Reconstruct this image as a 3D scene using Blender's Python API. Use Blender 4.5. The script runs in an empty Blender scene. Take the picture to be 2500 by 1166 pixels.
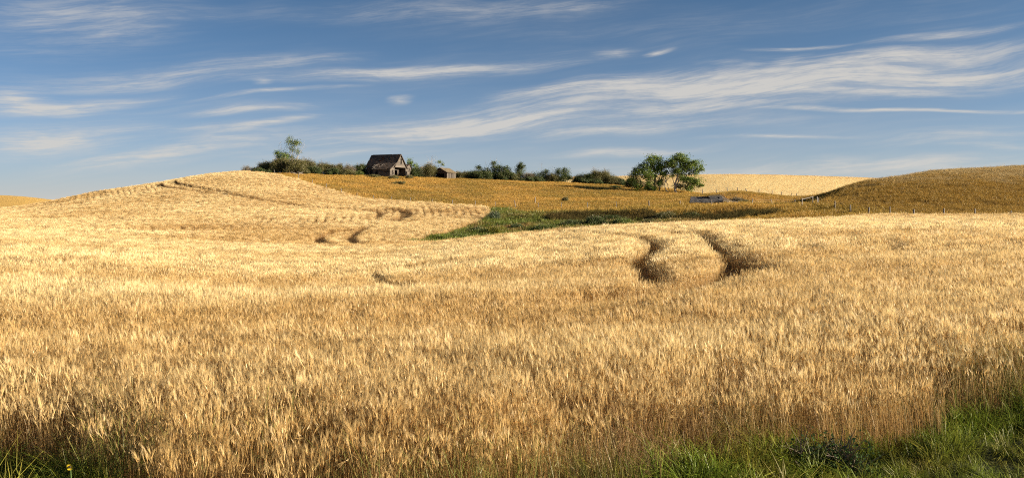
import bpy, math, random
import numpy as np
from mathutils import Vector, Matrix

# ------------------------------------------------------------------ camera, sky, sun, exposure
scene = bpy.context.scene
COL = scene.collection
F, HOR = 2165.0, 490.0            # focal length and horizon row of the 2500 px wide view
CZ = 3.0                          # camera height (local datum 0 = ground below the camera)
SUN_EL, SUN_AZ = 16.5, 101.0       # low sun to the right, somewhat behind the camera (azimuth from +Y towards +X)

cam_d = bpy.data.cameras.new('camera')
cam = bpy.data.objects.new('camera', cam_d); COL.objects.link(cam)
cam.location = (0, 0, CZ); cam.rotation_euler = (math.radians(90), 0, 0)
cam_d.sensor_width = 36; cam_d.lens = 36 * F / 2500
cam_d.shift_y = -(583 - HOR) / 2500
cam_d.clip_start = 0.1; cam_d.clip_end = 20000
scene.camera = cam

scene.render.engine = 'CYCLES'
scene.view_settings.view_transform = 'Standard'
scene.view_settings.look = 'None'
scene.view_settings.gamma = 1
scene.view_settings.use_curve_mapping = False
scene.view_settings.exposure = 1.5
scene.cycles.max_bounces = 6; scene.cycles.diffuse_bounces = 4
scene.cycles.transmission_bounces = 4; scene.cycles.transparent_max_bounces = 8
scene.cycles.use_denoising = False
scene.cycles.filter_width = 1.1
scene.cycles.use_adaptive_sampling = True; scene.cycles.adaptive_threshold = 0.02

sd = Vector((math.sin(math.radians(SUN_AZ)) * math.cos(math.radians(SUN_EL)),
             math.cos(math.radians(SUN_AZ)) * math.cos(math.radians(SUN_EL)), math.sin(math.radians(SUN_EL))))
sun_d = bpy.data.lights.new('sun', 'SUN'); sun_d.energy = 5.0; sun_d.angle = math.radians(0.53)
sun_d.color = (1.0, 0.87, 0.67)
sun = bpy.data.objects.new('sun', sun_d); COL.objects.link(sun)
sun.rotation_euler = sd.to_track_quat('Z', 'Y').to_euler(); sun.location = (60, 0, 60)

# ---- node expression helper
class E:
    nt = None
    def __init__(s, v): s.v = v
    @staticmethod
    def op(kind, *a):
        n = E.nt.nodes.new('ShaderNodeMath'); n.operation = kind
        for i, x in enumerate(a):
            if isinstance(x, E): x = x.v
            if isinstance(x, (int, float)): n.inputs[i].default_value = x
            else: E.nt.links.new(x, n.inputs[i])
        return E(n.outputs[0])
    def __add__(s, o): return E.op('ADD', s, o)
    __radd__ = __add__
    def __mul__(s, o): return E.op('MULTIPLY', s, o)
    __rmul__ = __mul__
    def __sub__(s, o): return E.op('SUBTRACT', s, o)
    def __rsub__(s, o): return E.op('SUBTRACT', o, s)
    def __truediv__(s, o): return E.op('DIVIDE', s, o)
    def __rtruediv__(s, o): return E.op('DIVIDE', o, s)
def sstep(x, a, b):
    n = E.nt.nodes.new('ShaderNodeMapRange'); n.interpolation_type = 'SMOOTHSTEP'
    E.nt.links.new(x.v, n.inputs[0]); n.inputs[1].default_value = a; n.inputs[2].default_value = b
    return E(n.outputs[0])
def comb(x, y, z):
    n = E.nt.nodes.new('ShaderNodeCombineXYZ')
    for i, q in enumerate((x, y, z)):
        if isinstance(q, E): E.nt.links.new(q.v, n.inputs[i])
        else: n.inputs[i].default_value = q
    return n.outputs[0]
def noise(vec, scale, detail=4, rough=.55, dist=0.0):
    n = E.nt.nodes.new('ShaderNodeTexNoise'); n.inputs['Scale'].default_value = scale
    n.inputs['Detail'].default_value = detail; n.inputs['Roughness'].default_value = rough
    n.inputs['Distortion'].default_value = dist
    E.nt.links.new(vec, n.inputs['Vector']); return E(n.outputs[0])

world = bpy.data.worlds.new('World'); scene.world = world; world.use_nodes = True
world.cycles.sampling_method = 'MANUAL'; world.cycles.sample_map_resolution = 256
nt = world.node_tree; nt.nodes.clear(); E.nt = nt
out = nt.nodes.new('ShaderNodeOutputWorld'); bg = nt.nodes.new('ShaderNodeBackground')
bg.inputs[1].default_value = 0.05
nt.links.new(bg.outputs[0], out.inputs[0])
sky = nt.nodes.new('ShaderNodeTexSky'); sky.sky_type = 'NISHITA'; sky.sun_disc = False
sky.sun_elevation = math.radians(SUN_EL); sky.sun_rotation = math.radians(SUN_AZ)
sky.air_density = 0.40; sky.dust_density = 1.3; sky.ozone_density = 4.0; sky.altitude = 600
tc = nt.nodes.new('ShaderNodeTexCoord'); sp = nt.nodes.new('ShaderNodeSeparateXYZ')
nt.links.new(tc.outputs['Generated'], sp.inputs[0])
dx, dy, dz = (E(o) for o in sp.outputs)
az = E.op('ARCTAN2', dx, dy)
el = E.op('ARCSINE', dz)
# cirrus: a list of ice streaks by compass bearing and elevation, combed by stretched noise
warp1 = noise(comb(az * 2.2, el * 5.0, 1.3), 2.0, 1, .55) - .5
warp2 = noise(comb(az * 5.0, el * 16.0, 7.1), 2.0, 2, .6) - .5
elw = el + warp1 * .040 + warp2 * .006
azw = az + warp2 * .04
shear = elw - az * .10 + (az * az) * .03
fib = noise(comb(azw * 3.2, shear * 46.0, 3.0), 1.7, 7, .62, .3)
fib2 = noise(comb(azw * 9.0 + elw * 14.0, shear * 120.0 , 8.0), 1.6, 5, .68)
puff = noise(comb(azw * 7.0, elw * 17.0, 5.0), 1.5, 4, .62)
soft = sstep(fib * .6 + puff * .4, .32, .66); fine = sstep(fib2, .36, .68)
fiber = soft * (fine * .85 + .35)
def ae(px, row):
    dx_ = px - 1250; a = math.atan(dx_ / F); e = math.atan((HOR - row) / math.hypot(F, dx_)); return a, e
STREAKS = [  # x0,y0,x1,y1,half width,strength
    (760, 345, 1460, 262, 17, 1.1), (900, 330, 1560, 268, 13, .8), (1040, 322, 1500, 280, 8, .9), (1150, 262, 1500, 212, 11, .7),
    (1250, 250, 2100, 198, 17, 1.3), (1350, 226, 1720, 196, 13, .9), (1500, 222, 2600, 176, 16, 1.0), (1650, 214, 2600, 150, 26, .75), (1960, 158, 2620, 116, 9, 1.2),
    (2000, 190, 2640, 168, 9, .8), (1860, 184, 1978, 146, 7, 1.1), (1900, 172, 2200, 160, 7, .6), (1600, 238, 2360, 222, 5, 1.1), (640, 198, 1420, 150, 9, 1.15), (760, 186, 1130, 166, 7, .7),
    (1690, 168, 1900, 172, 4, .5), (1820, 135, 2075, 116, 3.2, 1.1), (2140, 109, 2500, 70, 5, 1.2), (1430, 132, 1560, 124, 8, .5), (1575, 133, 1645, 124, 4, 1.0),
    (-90, 248, 140, 252, 12, 1.0), (-90, 296, 400, 238, 9, .9), (-60, 272, 300, 262, 12, .5), (390, 254, 880, 216, 3, .8), (430, 290, 780, 268, 6, .8), (620, 214, 680, 206, 5, .4),
    (-90, 380, 370, 326, 20, .8), (120, 424, 660, 346, 11, .8), (-60, 345, 260, 336, 9, .5), (250, 330, 700, 318, 7, .35), (540, 334, 780, 286, 4, .8), (300, 372, 900, 330, 16, .35), (950, 248, 1015, 240, 5, 1.2),
    (1150, 340, 1950, 292, 9, .7), (1380, 300, 2050, 246, 9, .7), (1500, 276, 1900, 262, 5, .6), (1750, 275, 2650, 264, 2.6, .9), (1700, 338, 2100, 334, 2.5, .5), (1650, 412, 2620, 378, 11, .55), (1300, 420, 2000, 398, 9, .4), (2100, 352, 2640, 300, 8, .4), (1350, 384, 1740, 358, 5, .5), (2250, 352, 2640, 346, 4, .5),
    (-140, 40, 420, 0, 22, .6), (-60, 110, 520, 30, 20, .4), (200, 205, 900, 138, 14, .4), (-50, 215, 560, 172, 14, .45), (500, 150, 900, 130, 9, .4), (700, 34, 1500, 2, 15, .3), (600, 398, 1100, 366, 8, .4), (1200, 20, 1560, 2, 12, .3),
]
tot = None; wv = comb(azw, elw, 0.0)
for x0, y0, x1, y1, w, s in STREAKS:
    a0, e0 = ae(x0, y0); a1, e1 = ae(x1, y1); L = math.hypot(a1 - a0, e1 - e0)
    mp = nt.nodes.new('ShaderNodeMapping'); mp.vector_type = 'TEXTURE'; nt.links.new(wv, mp.inputs[0])
    mp.inputs['Location'].default_value = ((a0 + a1) / 2, (e0 + e1) / 2, 0); mp.inputs['Rotation'].default_value = (0, 0, math.atan2(e1 - e0, a1 - a0))
    mp.inputs['Scale'].default_value = (L / 2 * 1.4, w / F * 3.0, 1)
    gt = nt.nodes.new('ShaderNodeTexGradient'); gt.gradient_type = 'QUADRATIC_SPHERE'; nt.links.new(mp.outputs[0], gt.inputs[0])
    tot = E(gt.outputs['Fac']) * (s * 1.75) if tot is None else E.op('MULTIPLY_ADD', E(gt.outputs['Fac']), s * 1.75, tot)
veil = sstep(noise(comb(azw * 1.6, shear * 13.0, 11.0), 1.6, 4, .6), .40, .75)
above = sstep(el, 0.0, .05)
mask = (tot * (fiber * .95 + fine * .12 + .07) + veil * (fiber * .8 + .2) * .16) * above
haze = E.op('EXPONENT', E.op('MAXIMUM', el, 0.0) * -14.0) * .80 * (noise(comb(azw * 1.2, shear * 24.0, 21.0), 1.5, 3, .6) * .5 + .75)
mask = E.op('MINIMUM', (1.0 - E.op('EXPONENT', mask * -1.2)) * .90 + haze, .90)
mix = nt.nodes.new('ShaderNodeMix'); mix.data_type = 'RGBA'
wb = nt.nodes.new('ShaderNodeMix'); wb.data_type = 'RGBA'; wb.blend_type = 'MULTIPLY'; wb.inputs[0].default_value = 1
nt.links.new(sky.outputs[0], wb.inputs[6]); wb.inputs[7].default_value = (.70, .93, .83, 1)     # warm daylight white balance
nt.links.new(mask.v, mix.inputs[0]); nt.links.new(wb.outputs[2], mix.inputs[6])
mix.inputs[7].default_value = (4.7, 4.5, 4.2, 1)
nt.links.new(mix.outputs[2], bg.inputs[0])

# ------------------------------------------------------------------ helpers
rng = np.random.default_rng(7); random.seed(7)
def tag(o, label=None, cat=None, group=None, kind=None):
    if label: o['label'] = label
    if cat: o['category'] = cat
    if group: o['group'] = group
    if kind: o['kind'] = kind
    return o
def link(o, parent=None):
    COL.objects.link(o)
    if parent: o.parent = parent
    return o
def empty(name, loc, rz=0):
    o = bpy.data.objects.new(name, None); o.location = loc; o.rotation_euler = (0, 0, rz); o.empty_display_size = .3
    return link(o)
def np_mesh(name, V, faces, mat=None, attrs=None, smooth=False):
    """V (n,3); faces: (m,k) array or list of lists; attrs {name: per-vertex float}"""
    me = bpy.data.meshes.new(name)
    V = np.asarray(V, dtype=np.float32)
    if isinstance(faces, np.ndarray):
        m, k = faces.shape
        me.vertices.add(len(V)); me.vertices.foreach_set('co', V.ravel())
        me.loops.add(m * k); me.loops.foreach_set('vertex_index', faces.astype(np.int32).ravel())
        me.polygons.add(m); me.polygons.foreach_set('loop_start', np.arange(0, m * k, k, dtype=np.int32))
        me.update(calc_edges=True)
    else:
        me.from_pydata([tuple(v) for v in V], [], faces); me.update()
    if attrs:
        for k_, a in attrs.items():
            a = np.asarray(a, dtype=np.float32)
            if a.ndim == 2:
                at = me.attributes.new(k_, 'FLOAT_COLOR', 'POINT'); at.data.foreach_set('color', np.c_[a, np.ones(len(a))].astype(np.float32).ravel())
            else:
                at = me.attributes.new(k_, 'FLOAT', 'POINT'); at.data.foreach_set('value', a)
    if smooth: me.shade_smooth()
    if mat: me.materials.append(mat)
    return me
def mobj(name, me, parent=None):
    return link(bpy.data.objects.new(name, me), parent)
class MB:
    def __init__(s): s.V = []; s.F = []; s.R = []; s.r = 0
    def add(s, V, Fs, r=None):
        o = len(s.V); s.V += [tuple(v) for v in V]; s.F += [[i + o for i in f] for f in Fs]
        s.R += [random.random() if r is None else r] * len(V)
    def box(s, c, d, ax=(1, 0, 0), up=(0, 0, 1), r=None):
        ax = Vector(ax).normalized(); up = Vector(up); sd_ = up.cross(ax).normalized(); up = ax.cross(sd_).normalized(); c = Vector(c)
        V = [c + ax * (d[0] / 2 * i) + sd_ * (d[1] / 2 * j) + up * (d[2] / 2 * k) for i in (-1, 1) for j in (-1, 1) for k in (-1, 1)]
        s.add(V, [[0, 1, 3, 2], [4, 6, 7, 5], [0, 4, 5, 1], [2, 3, 7, 6], [0, 2, 6, 4], [1, 5, 7, 3]], r)
    def tube(s, pts, rad, n=5, r=None, cap=True):
        pts = [Vector(p) for p in pts]; V = []; Fs = []
        for i, p in enumerate(pts):
            d = (pts[min(i + 1, len(pts) - 1)] - pts[max(i - 1, 0)]); d = d.normalized() if d.length else Vector((0, 0, 1))
            a = d.cross(Vector((.31, .95, .05))); a = a.normalized() if a.length > 1e-3 else Vector((1, 0, 0)); b = d.cross(a)
            V += [p + (a * math.cos(2 * math.pi * k / n) + b * math.sin(2 * math.pi * k / n)) * rad[i] for k in range(n)]
        for i in range(len(pts) - 1):
            Fs += [[i * n + k, i * n + (k + 1) % n, (i + 1) * n + (k + 1) % n, (i + 1) * n + k] for k in range(n)]
        if cap: Fs += [list(range((len(pts) - 1) * n, len(pts) * n))]
        s.add(V, Fs, r)
    def build(s, name, mat, parent=None, kind=None, smooth=False):
        o = mobj(name, np_mesh(name, s.V, s.F, mat, {'rnd': s.R}, smooth), parent)
        if kind: o['kind'] = kind
        return o

def vnoise(X, Y, seed=0):
    """smooth value noise in numpy, about -1..1"""
    X = np.asarray(X, float); Y = np.asarray(Y, float)
    xi = np.floor(X).astype(np.int64); yi = np.floor(Y).astype(np.int64); fx = X - xi; fy = Y - yi
    fx = fx * fx * (3 - 2 * fx); fy = fy * fy * (3 - 2 * fy)
    def h(a, b):
        n = (a * 374761393 + b * 668265263 + seed * 974711) & 0x7fffffff
        n = ((n ^ (n >> 13)) * 1274126177) & 0x7fffffff
        return ((n ^ (n >> 16)) & 0xffff) / 32767.5 - 1
    return (h(xi, yi) * (1 - fx) + h(xi + 1, yi) * fx) * (1 - fy) + (h(xi, yi + 1) * (1 - fx) + h(xi + 1, yi + 1) * fx) * fy
def fbm(X, Y, seed=0, o=3):
    r = 0; a = 1; t = 0
    for i in range(o):
        r = r + a * vnoise(X * 2 ** i + 17.3 * i, Y * 2 ** i + 9.1 * i, seed + i); t += a; a *= .5
    return r / t

# ------------------------------------------------------------------ materials
def attr_node(name, kind='GEOMETRY'):
    n = E.nt.nodes.new('ShaderNodeAttribute'); n.attribute_name = name; n.attribute_type = kind; return n
def ramp(fac, stops):
    n = E.nt.nodes.new('ShaderNodeValToRGB'); cr = n.color_ramp
    while len(cr.elements) < len(stops): cr.elements.new(.5)
    for e_, (p, c) in zip(cr.elements, stops): e_.position = p; e_.color = (*c, 1)
    E.nt.links.new(fac.v if isinstance(fac, E) else fac, n.inputs[0]); return n.outputs[0]
def mixc(fac, a, b, mode='MIX'):
    n = E.nt.nodes.new('ShaderNodeMix'); n.data_type = 'RGBA'; n.blend_type = mode
    for i, q in ((0, fac), (6, a), (7, b)):
        q = q.v if isinstance(q, E) else q
        if isinstance(q, (int, float)): n.inputs[i].default_value = q
        elif isinstance(q, tuple): n.inputs[i].default_value = (*q, 1)
        else: E.nt.links.new(q, n.inputs[i])
    return n.outputs[2]
def new_mat(name):
    m = bpy.data.materials.new(name); m.use_nodes = True; m.node_tree.nodes.clear(); E.nt = m.node_tree
    return m, m.node_tree.nodes.new('ShaderNodeOutputMaterial')
def leafy_shader(o, col, trans=.3, gloss=.06, rough=.45):
    N = E.nt.nodes; Lk = E.nt.links
    d = N.new('ShaderNodeBsdfDiffuse'); t = N.new('ShaderNodeBsdfTranslucent'); gl = N.new('ShaderNodeBsdfGlossy')
    gl.inputs['Roughness'].default_value = rough; gl.inputs['Color'].default_value = (.9, .85, .75, 1)
    for q in (d, t): Lk.new(col, q.inputs[0])
    a = N.new('ShaderNodeMixShader'); a.inputs[0].default_value = trans; Lk.new(d.outputs[0], a.inputs[1]); Lk.new(t.outputs[0], a.inputs[2])
    b = N.new('ShaderNodeMixShader'); b.inputs[0].default_value = gloss; Lk.new(a.outputs[0], b.inputs[1]); Lk.new(gl.outputs[0], b.inputs[2])
    Lk.new(b.outputs[0], o.inputs[0])
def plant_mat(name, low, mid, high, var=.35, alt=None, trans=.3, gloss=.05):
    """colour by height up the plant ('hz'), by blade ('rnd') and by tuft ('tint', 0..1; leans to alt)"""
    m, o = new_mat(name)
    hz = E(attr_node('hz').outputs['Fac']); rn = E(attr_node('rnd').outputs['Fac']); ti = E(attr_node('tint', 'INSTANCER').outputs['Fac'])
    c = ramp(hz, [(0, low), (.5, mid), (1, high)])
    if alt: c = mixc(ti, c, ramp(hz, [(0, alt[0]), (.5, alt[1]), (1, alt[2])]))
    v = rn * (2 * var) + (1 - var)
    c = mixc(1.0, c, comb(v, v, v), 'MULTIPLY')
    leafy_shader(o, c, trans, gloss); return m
def foliage_mat(name, a, b, trans=.32, gloss=.03):
    m, o = new_mat(name); rn = E(attr_node('rnd').outputs['Fac'])
    leafy_shader(o, ramp(rn, [(0, a), (1, b)]), trans, gloss, .5); return m
def wood_mat(name, a, b, scale=3.0):
    m, o = new_mat(name); rn = E(attr_node('rnd').outputs['Fac'])
    t = E.nt.nodes.new('ShaderNodeTexCoord'); n = noise(t.outputs['Object'], scale, 5, .65)
    c = mixc(rn * .6 + n * .6 - .1, a, b)
    p = E.nt.nodes.new('ShaderNodeBsdfPrincipled'); E.nt.links.new(c, p.inputs['Base Color']); p.inputs['Roughness'].default_value = .85
    E.nt.links.new(p.outputs[0], o.inputs[0]); return m
M = {}
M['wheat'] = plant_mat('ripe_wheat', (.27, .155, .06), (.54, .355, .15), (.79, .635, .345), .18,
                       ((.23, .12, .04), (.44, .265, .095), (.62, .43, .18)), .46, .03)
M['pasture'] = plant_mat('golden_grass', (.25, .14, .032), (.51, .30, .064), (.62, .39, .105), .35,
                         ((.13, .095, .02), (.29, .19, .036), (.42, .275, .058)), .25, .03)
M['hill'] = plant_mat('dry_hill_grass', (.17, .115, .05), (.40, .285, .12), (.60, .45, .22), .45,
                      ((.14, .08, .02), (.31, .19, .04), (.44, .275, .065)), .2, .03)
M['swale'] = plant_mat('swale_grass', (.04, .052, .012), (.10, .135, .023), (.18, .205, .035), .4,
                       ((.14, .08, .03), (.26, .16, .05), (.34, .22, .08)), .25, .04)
M['reed'] = plant_mat('shade_dark_grass', (.025, .018, .010), (.07, .05, .02), (.13, .09, .035), .4, ((.02, .022, .010), (.05, .055, .018), (.10, .085, .03)), .15, .0)  # tall grass with the bank's shade put into its colour
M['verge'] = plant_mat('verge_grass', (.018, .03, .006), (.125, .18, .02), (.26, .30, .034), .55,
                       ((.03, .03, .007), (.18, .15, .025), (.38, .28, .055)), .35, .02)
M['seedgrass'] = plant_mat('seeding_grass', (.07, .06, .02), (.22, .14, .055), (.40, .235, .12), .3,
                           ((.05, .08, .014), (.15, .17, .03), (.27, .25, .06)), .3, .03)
M['tree_leaf'] = foliage_mat('tree_leaf', (.055, .10, .017), (.205, .265, .045))
M['dark_leaf'] = foliage_mat('dark_leaf', (.030, .050, .014), (.095, .12, .032))
M['olive_leaf'] = foliage_mat('olive_leaf', (.065, .07, .02), (.19, .165, .06))
M['grey_leaf'] = foliage_mat('grey_leaf', (.10, .085, .05), (.24, .20, .13))
M['green_leaf'] = foliage_mat('green_leaf', (.055, .09, .018), (.17, .20, .042))
M['blue_leaf'] = foliage_mat('blue_leaf', (.05, .075, .04), (.13, .17, .085))
M['weed_leaf'] = foliage_mat('weed_leaf', (.022, .04, .016), (.06, .095, .036), .2, 0)
M['yellow_leaf'] = foliage_mat('yellow_leaf', (.09, .11, .02), (.30, .26, .03))
M['bark'] = wood_mat('bark', (.10, .075, .055), (.30, .24, .18), 2)
M['pale_bark'] = wood_mat('pale_bark', (.22, .18, .14), (.46, .40, .33), 2)
M['twig'] = wood_mat('twig', (.12, .085, .06), (.26, .2, .15), 4)
M['post'] = wood_mat('weathered_post', (.07, .058, .05), (.22, .19, .16), 6)
M['siding'] = wood_mat('grey_siding', (.04, .03, .023), (.135, .108, .083), 1.2)
M['darkwood'] = wood_mat('dark_boards', (.025, .017, .012), (.085, .058, .04), 1.5)
M['shingle'] = wood_mat('old_shingle', (.03, .024, .02), (.16, .10, .066), .9)
M['rust'] = wood_mat('rusty_board', (.10, .04, .015), (.24, .10, .035), .9)
M['ruinshingle'] = wood_mat('grey_shingle', (.025, .022, .022), (.17, .155, .15), 2.5)
M['straw_roof'] = wood_mat('mossy_shingle', (.07, .052, .032), (.19, .14, .078), 1.5)
m, o = new_mat('wire'); p = E.nt.nodes.new('ShaderNodeBsdfPrincipled'); p.inputs['Base Color'].default_value = (.18, .12, .09, 1); p.inputs['Roughness'].default_value = .6
E.nt.links.new(p.outputs[0], o.inputs[0]); M['wire'] = m
def plain(name, c, rough=.8):
    m, o = new_mat(name); t = E.nt.nodes.new('ShaderNodeTexCoord'); n = noise(t.outputs['Object'], 30, 4, .6)
    cc = mixc(n, tuple(x * .7 for x in c), tuple(min(1, x * 1.25) for x in c))
    p = E.nt.nodes.new('ShaderNodeBsdfPrincipled'); E.nt.links.new(cc, p.inputs['Base Color']); p.inputs['Roughness'].default_value = rough
    E.nt.links.new(p.outputs[0], o.inputs[0]); M[name] = m; return m
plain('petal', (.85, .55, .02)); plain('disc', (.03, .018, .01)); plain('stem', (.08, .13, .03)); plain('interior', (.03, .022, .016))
plain('limewash', (.32, .27, .23))
# ground: colour by what grows there ('gcol'), broken up by noise
m, o = new_mat('ground'); t = E.nt.nodes.new('ShaderNodeTexCoord'); gc = attr_node('gcol')
n1 = noise(t.outputs['Object'], .5, 6, .65); n2 = noise(t.outputs['Object'], 7, 4, .7)
v = n1 * .7 + n2 * .7 + .3
c = mixc(1.0, gc.outputs['Color'], comb(v, v, v), 'MULTIPLY')
p = E.nt.nodes.new('ShaderNodeBsdfPrincipled'); E.nt.links.new(c, p.inputs['Base Color']); p.inputs['Roughness'].default_value = .95
p.inputs['Specular IOR Level'].default_value = .1
bm = E.nt.nodes.new('ShaderNodeBump'); bm.inputs['Strength'].default_value = .5; bm.inputs['Distance'].default_value = .3
E.nt.links.new(n2.v, bm.inputs['Height']); E.nt.links.new(bm.outputs[0], p.inputs['Normal']); E.nt.links.new(p.outputs[0], o.inputs[0]); M['ground'] = m

# ------------------------------------------------------------------ terrain
DEP = np.array([5, 9, 14, 25, 45, 75, 90, 105, 125, 140, 155, 172, 190, 215, 250, 300, 380, 600, 1000, 3000.])
TAB = {  # drop below camera level at these depths, by bearing column
 -900: [3, 2.95, 2.95, 3.0, 3.4, 3.9, 4.0, 4.0, 3.9, 3.9, 3.8, 3.6, 3.3, 3.3, 4, 6, 9, 3, 2, 2],
 -300: [3, 2.95, 2.95, 3.0, 3.4, 3.9, 4.0, 4.0, 3.9, 3.7, 3.6, 3.4, 3.1, 3.0, 3.8, 6, 9, -4, 2, 2],
 0:    [3, 2.95, 2.95, 3.0, 3.4, 3.9, 4.0, 4.0, 3.8, 3.6, 3.4, 3.1, 2.75, 2.6, 3.4, 6, 8, -3.9, 2, 2],
 300:  [3, 2.95, 2.95, 3.1, 3.6, 4.3, 4.5, 4.4, 3.8, 3.1, 2.2, 1.0, -.6, -2.3, -2.0, 5, 7, 4, 2, 2],
 600:  [3, 2.95, 2.95, 3.3, 4.0, 4.85, 5.0, 4.95, 4.3, 3.3, 2.0, .1, -2.3, -5.6, -7.5, -6.5, -2, 0, 2, 2],
 900:  [3, 2.95, 2.95, 3.2, 4.2, 4.9, 5.3, 5.4, 4.6, 3.7, 2.7, 1.35, 0, -3.4, -6.9, -6.5, -3, -10, 0, 2],
 1200: [3, 2.95, 2.95, 3.1, 3.5, 3.86, 5.0, 5.4, 4.75, 4.0, 2.9, 1.7, .4, -2.0, -5.6, -5, -2, -15, 0, 2],
 1500: [3, 2.95, 2.9, 2.95, 3.0, 3.0, 4.2, 5.0, 3.8, 2.7, 2.0, 1.2, .2, -1.3, -4.2, -4, -2, -16, 0, 2],
 1650: [3, 2.95, 2.88, 2.85, 2.85, 2.8, 4.0, 4.9, 3.4, 1.9, 1.3, .8, .1, -1.3, -3.0, -2.5, -3, -17, 0, 2],
 1800: [3, 2.95, 2.85, 2.7, 2.65, 2.6, 3.8, 4.7, 2.6, 1.1, .85, .6, -1.9, -1.5, 0, 1, -4, -17.1, 0, 2],
 1950: [3, 2.95, 2.8, 2.65, 2.55, 2.5, 3.2, 3.4, 1.9, 1.1, .9, .6, -.5, -.5, 1, 1.5, -3.7, -16.3, 0, 2],
 2100: [3, 2.95, 2.75, 2.6, 2.5, 2.45, 2.5, 2.3, 1.35, -.2, -2.0, -3.2, -2.0, 0, 2, 2, -3, -15, 0, 2],
 2300: [3, 2.9, 2.7, 2.57, 2.5, 2.45, 2.4, 2.1, 1.0, -.9, -3.0, -5.0, -6.2, -5, -2, 2, 0, -12, 0, 2],
 2500: [3, 2.9, 2.65, 2.55, 2.5, 2.45, 2.4, 2.0, 1.1, -.4, -2.3, -4.6, -6.6, -8.0, -7, -2, 0, -8, 0, 2],
 2900: [3, 2.9, 2.65, 2.55, 2.5, 2.45, 2.4, 2.0, 1.1, 0, -1.6, -3.8, -6.2, -8.4, -8, -4, 0, -4, 0, 2],
 3500: [3, 2.9, 2.65, 2.55, 2.5, 2.45, 2.4, 2.0, 1.3, .4, -1, -2.6, -4, -5, -4, -2, 0, 0, 0, 2],
}
def hermite(xk, yk, x):
    """monotone-ish cubic through knots, along axis 0"""
    xk = np.asarray(xk, float); yk = np.asarray(yk, float); h = np.diff(xk); dl = np.diff(yk, axis=0) / h.reshape(-1, *[1] * (yk.ndim - 1))
    mt = np.zeros_like(yk); mt[0] = dl[0]; mt[-1] = dl[-1]
    a, b = dl[:-1], dl[1:]
    hm = np.where(a * b > 0, 2 * a * b / np.where(np.abs(a + b) < 1e-9, 1, a + b), 0)
    mt[1:-1] = .5 * hm + .25 * (a + b) * .8
    x = np.clip(x, xk[0], xk[-1]); i = np.clip(np.searchsorted(xk, x) - 1, 0, len(xk) - 2)
    tt = ((x - xk[i]) / h[i]).reshape(-1, *[1] * (yk.ndim - 1)); hh = h[i].reshape(-1, *[1] * (yk.ndim - 1))
    return (2 * tt**3 - 3 * tt**2 + 1) * yk[i] + (tt**3 - 2 * tt**2 + tt) * hh * mt[i] + (-2 * tt**3 + 3 * tt**2) * yk[i + 1] + (tt**3 - tt**2) * hh * mt[i + 1]
cols = sorted(TAB); NX, ND = 441, 1500
gx = np.linspace(-900, 3500, NX); gl_ = np.linspace(math.log(5), math.log(3000), ND)
tab = np.array([TAB[c_] for c_ in cols])
KN = [132, 136, 140, 144, 149]     # the cut bank of the hollow: a steep face between the green floor and the pasture
BANK = {1350: [3.9, 3.7, 3.3, 2.6, 2.3], 1500: [4.0, 3.9, 3.6, 2.15, 1.95], 1580: [3.7, 3.6, 3.3, 1.85, 1.65], 1650: [3.3, 2.9, 2.1, 1.75, 1.55], 1720: [3.7, 3.2, 1.6, 1.35, 1.2], 1800: [3.3, 3.0, 1.25, 1.05, .95], 1880: [2.6, 2.3, 1.3, 1.1, 1.0]}
t0 = hermite(np.log(DEP), tab.T, gl_).T
tc_ = hermite(cols, t0, np.array(sorted(BANK), float)); BX = sorted(BANK); fine = []; allx = sorted(set(cols) | set(BX))
for c_ in allx:
    base = hermite(cols, t0, np.array([float(c_)]))[0]
    if c_ in BANK:
        ks = [5, 14, 45, 75, 90, 105, 122] + KN + [160, 172, 190, 215, 250, 300, 380, 600, 1000, 3000]
        vals = [BANK[c_][KN.index(k_)] if k_ in KN else float(np.interp(math.log(k_), gl_, base)) for k_ in ks]
        base = hermite(np.log(ks), np.array(vals), gl_)
    fine.append(base)
cols = allx; tab = np.array(fine)
GRID = hermite(cols, tab, gx)                     # NX x ND
def blur(a, n, ax):
    k = np.hanning(2 * n + 3)[1:-1]; k /= k.sum(); r = len(k) // 2
    ap = np.concatenate([np.repeat(a.take([0], ax), r, ax), a, np.repeat(a.take([-1], ax), r, ax)], ax)
    return sum(k[i] * ap.take(range(i, i + a.shape[ax]), ax) for i in range(len(k)))
GRID = blur(blur(GRID, 5, 0), 3, 1)
def hz(X, Y, rough=True):
    X = np.asarray(X, float); Y = np.asarray(Y, float)
    Yc = np.clip(Y, 5, 3000)
    px = np.clip(1250 + F * X / Yc, -900, 3500)
    fx = (px + 900) / 4400 * (NX - 1); fy = (np.log(Yc) - gl_[0]) / (gl_[-1] - gl_[0]) * (ND - 1)
    ix = np.clip(fx.astype(int), 0, NX - 2); iy = np.clip(fy.astype(int), 0, ND - 2); fx = fx - ix; fy = fy - iy
    dr = (GRID[ix, iy] * (1 - fx) + GRID[ix + 1, iy] * fx) * (1 - fy) + (GRID[ix, iy + 1] * (1 - fx) + GRID[ix + 1, iy + 1] * fx) * fy
    z = CZ - dr
    if rough:
        w = np.clip((Y - 95) / 30, 0, 1) * np.clip((900 - Y) / 300, 0, 1)
        z = z + w * (.16 * fbm(X / 9, Y / 9, 3) + .06 * vnoise(X / 2.3, Y / 2.3, 9)) + .05 * fbm(X / 4, Y / 4, 5) * np.clip((Y - 8) / 10, .6, 1)
    return z
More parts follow.
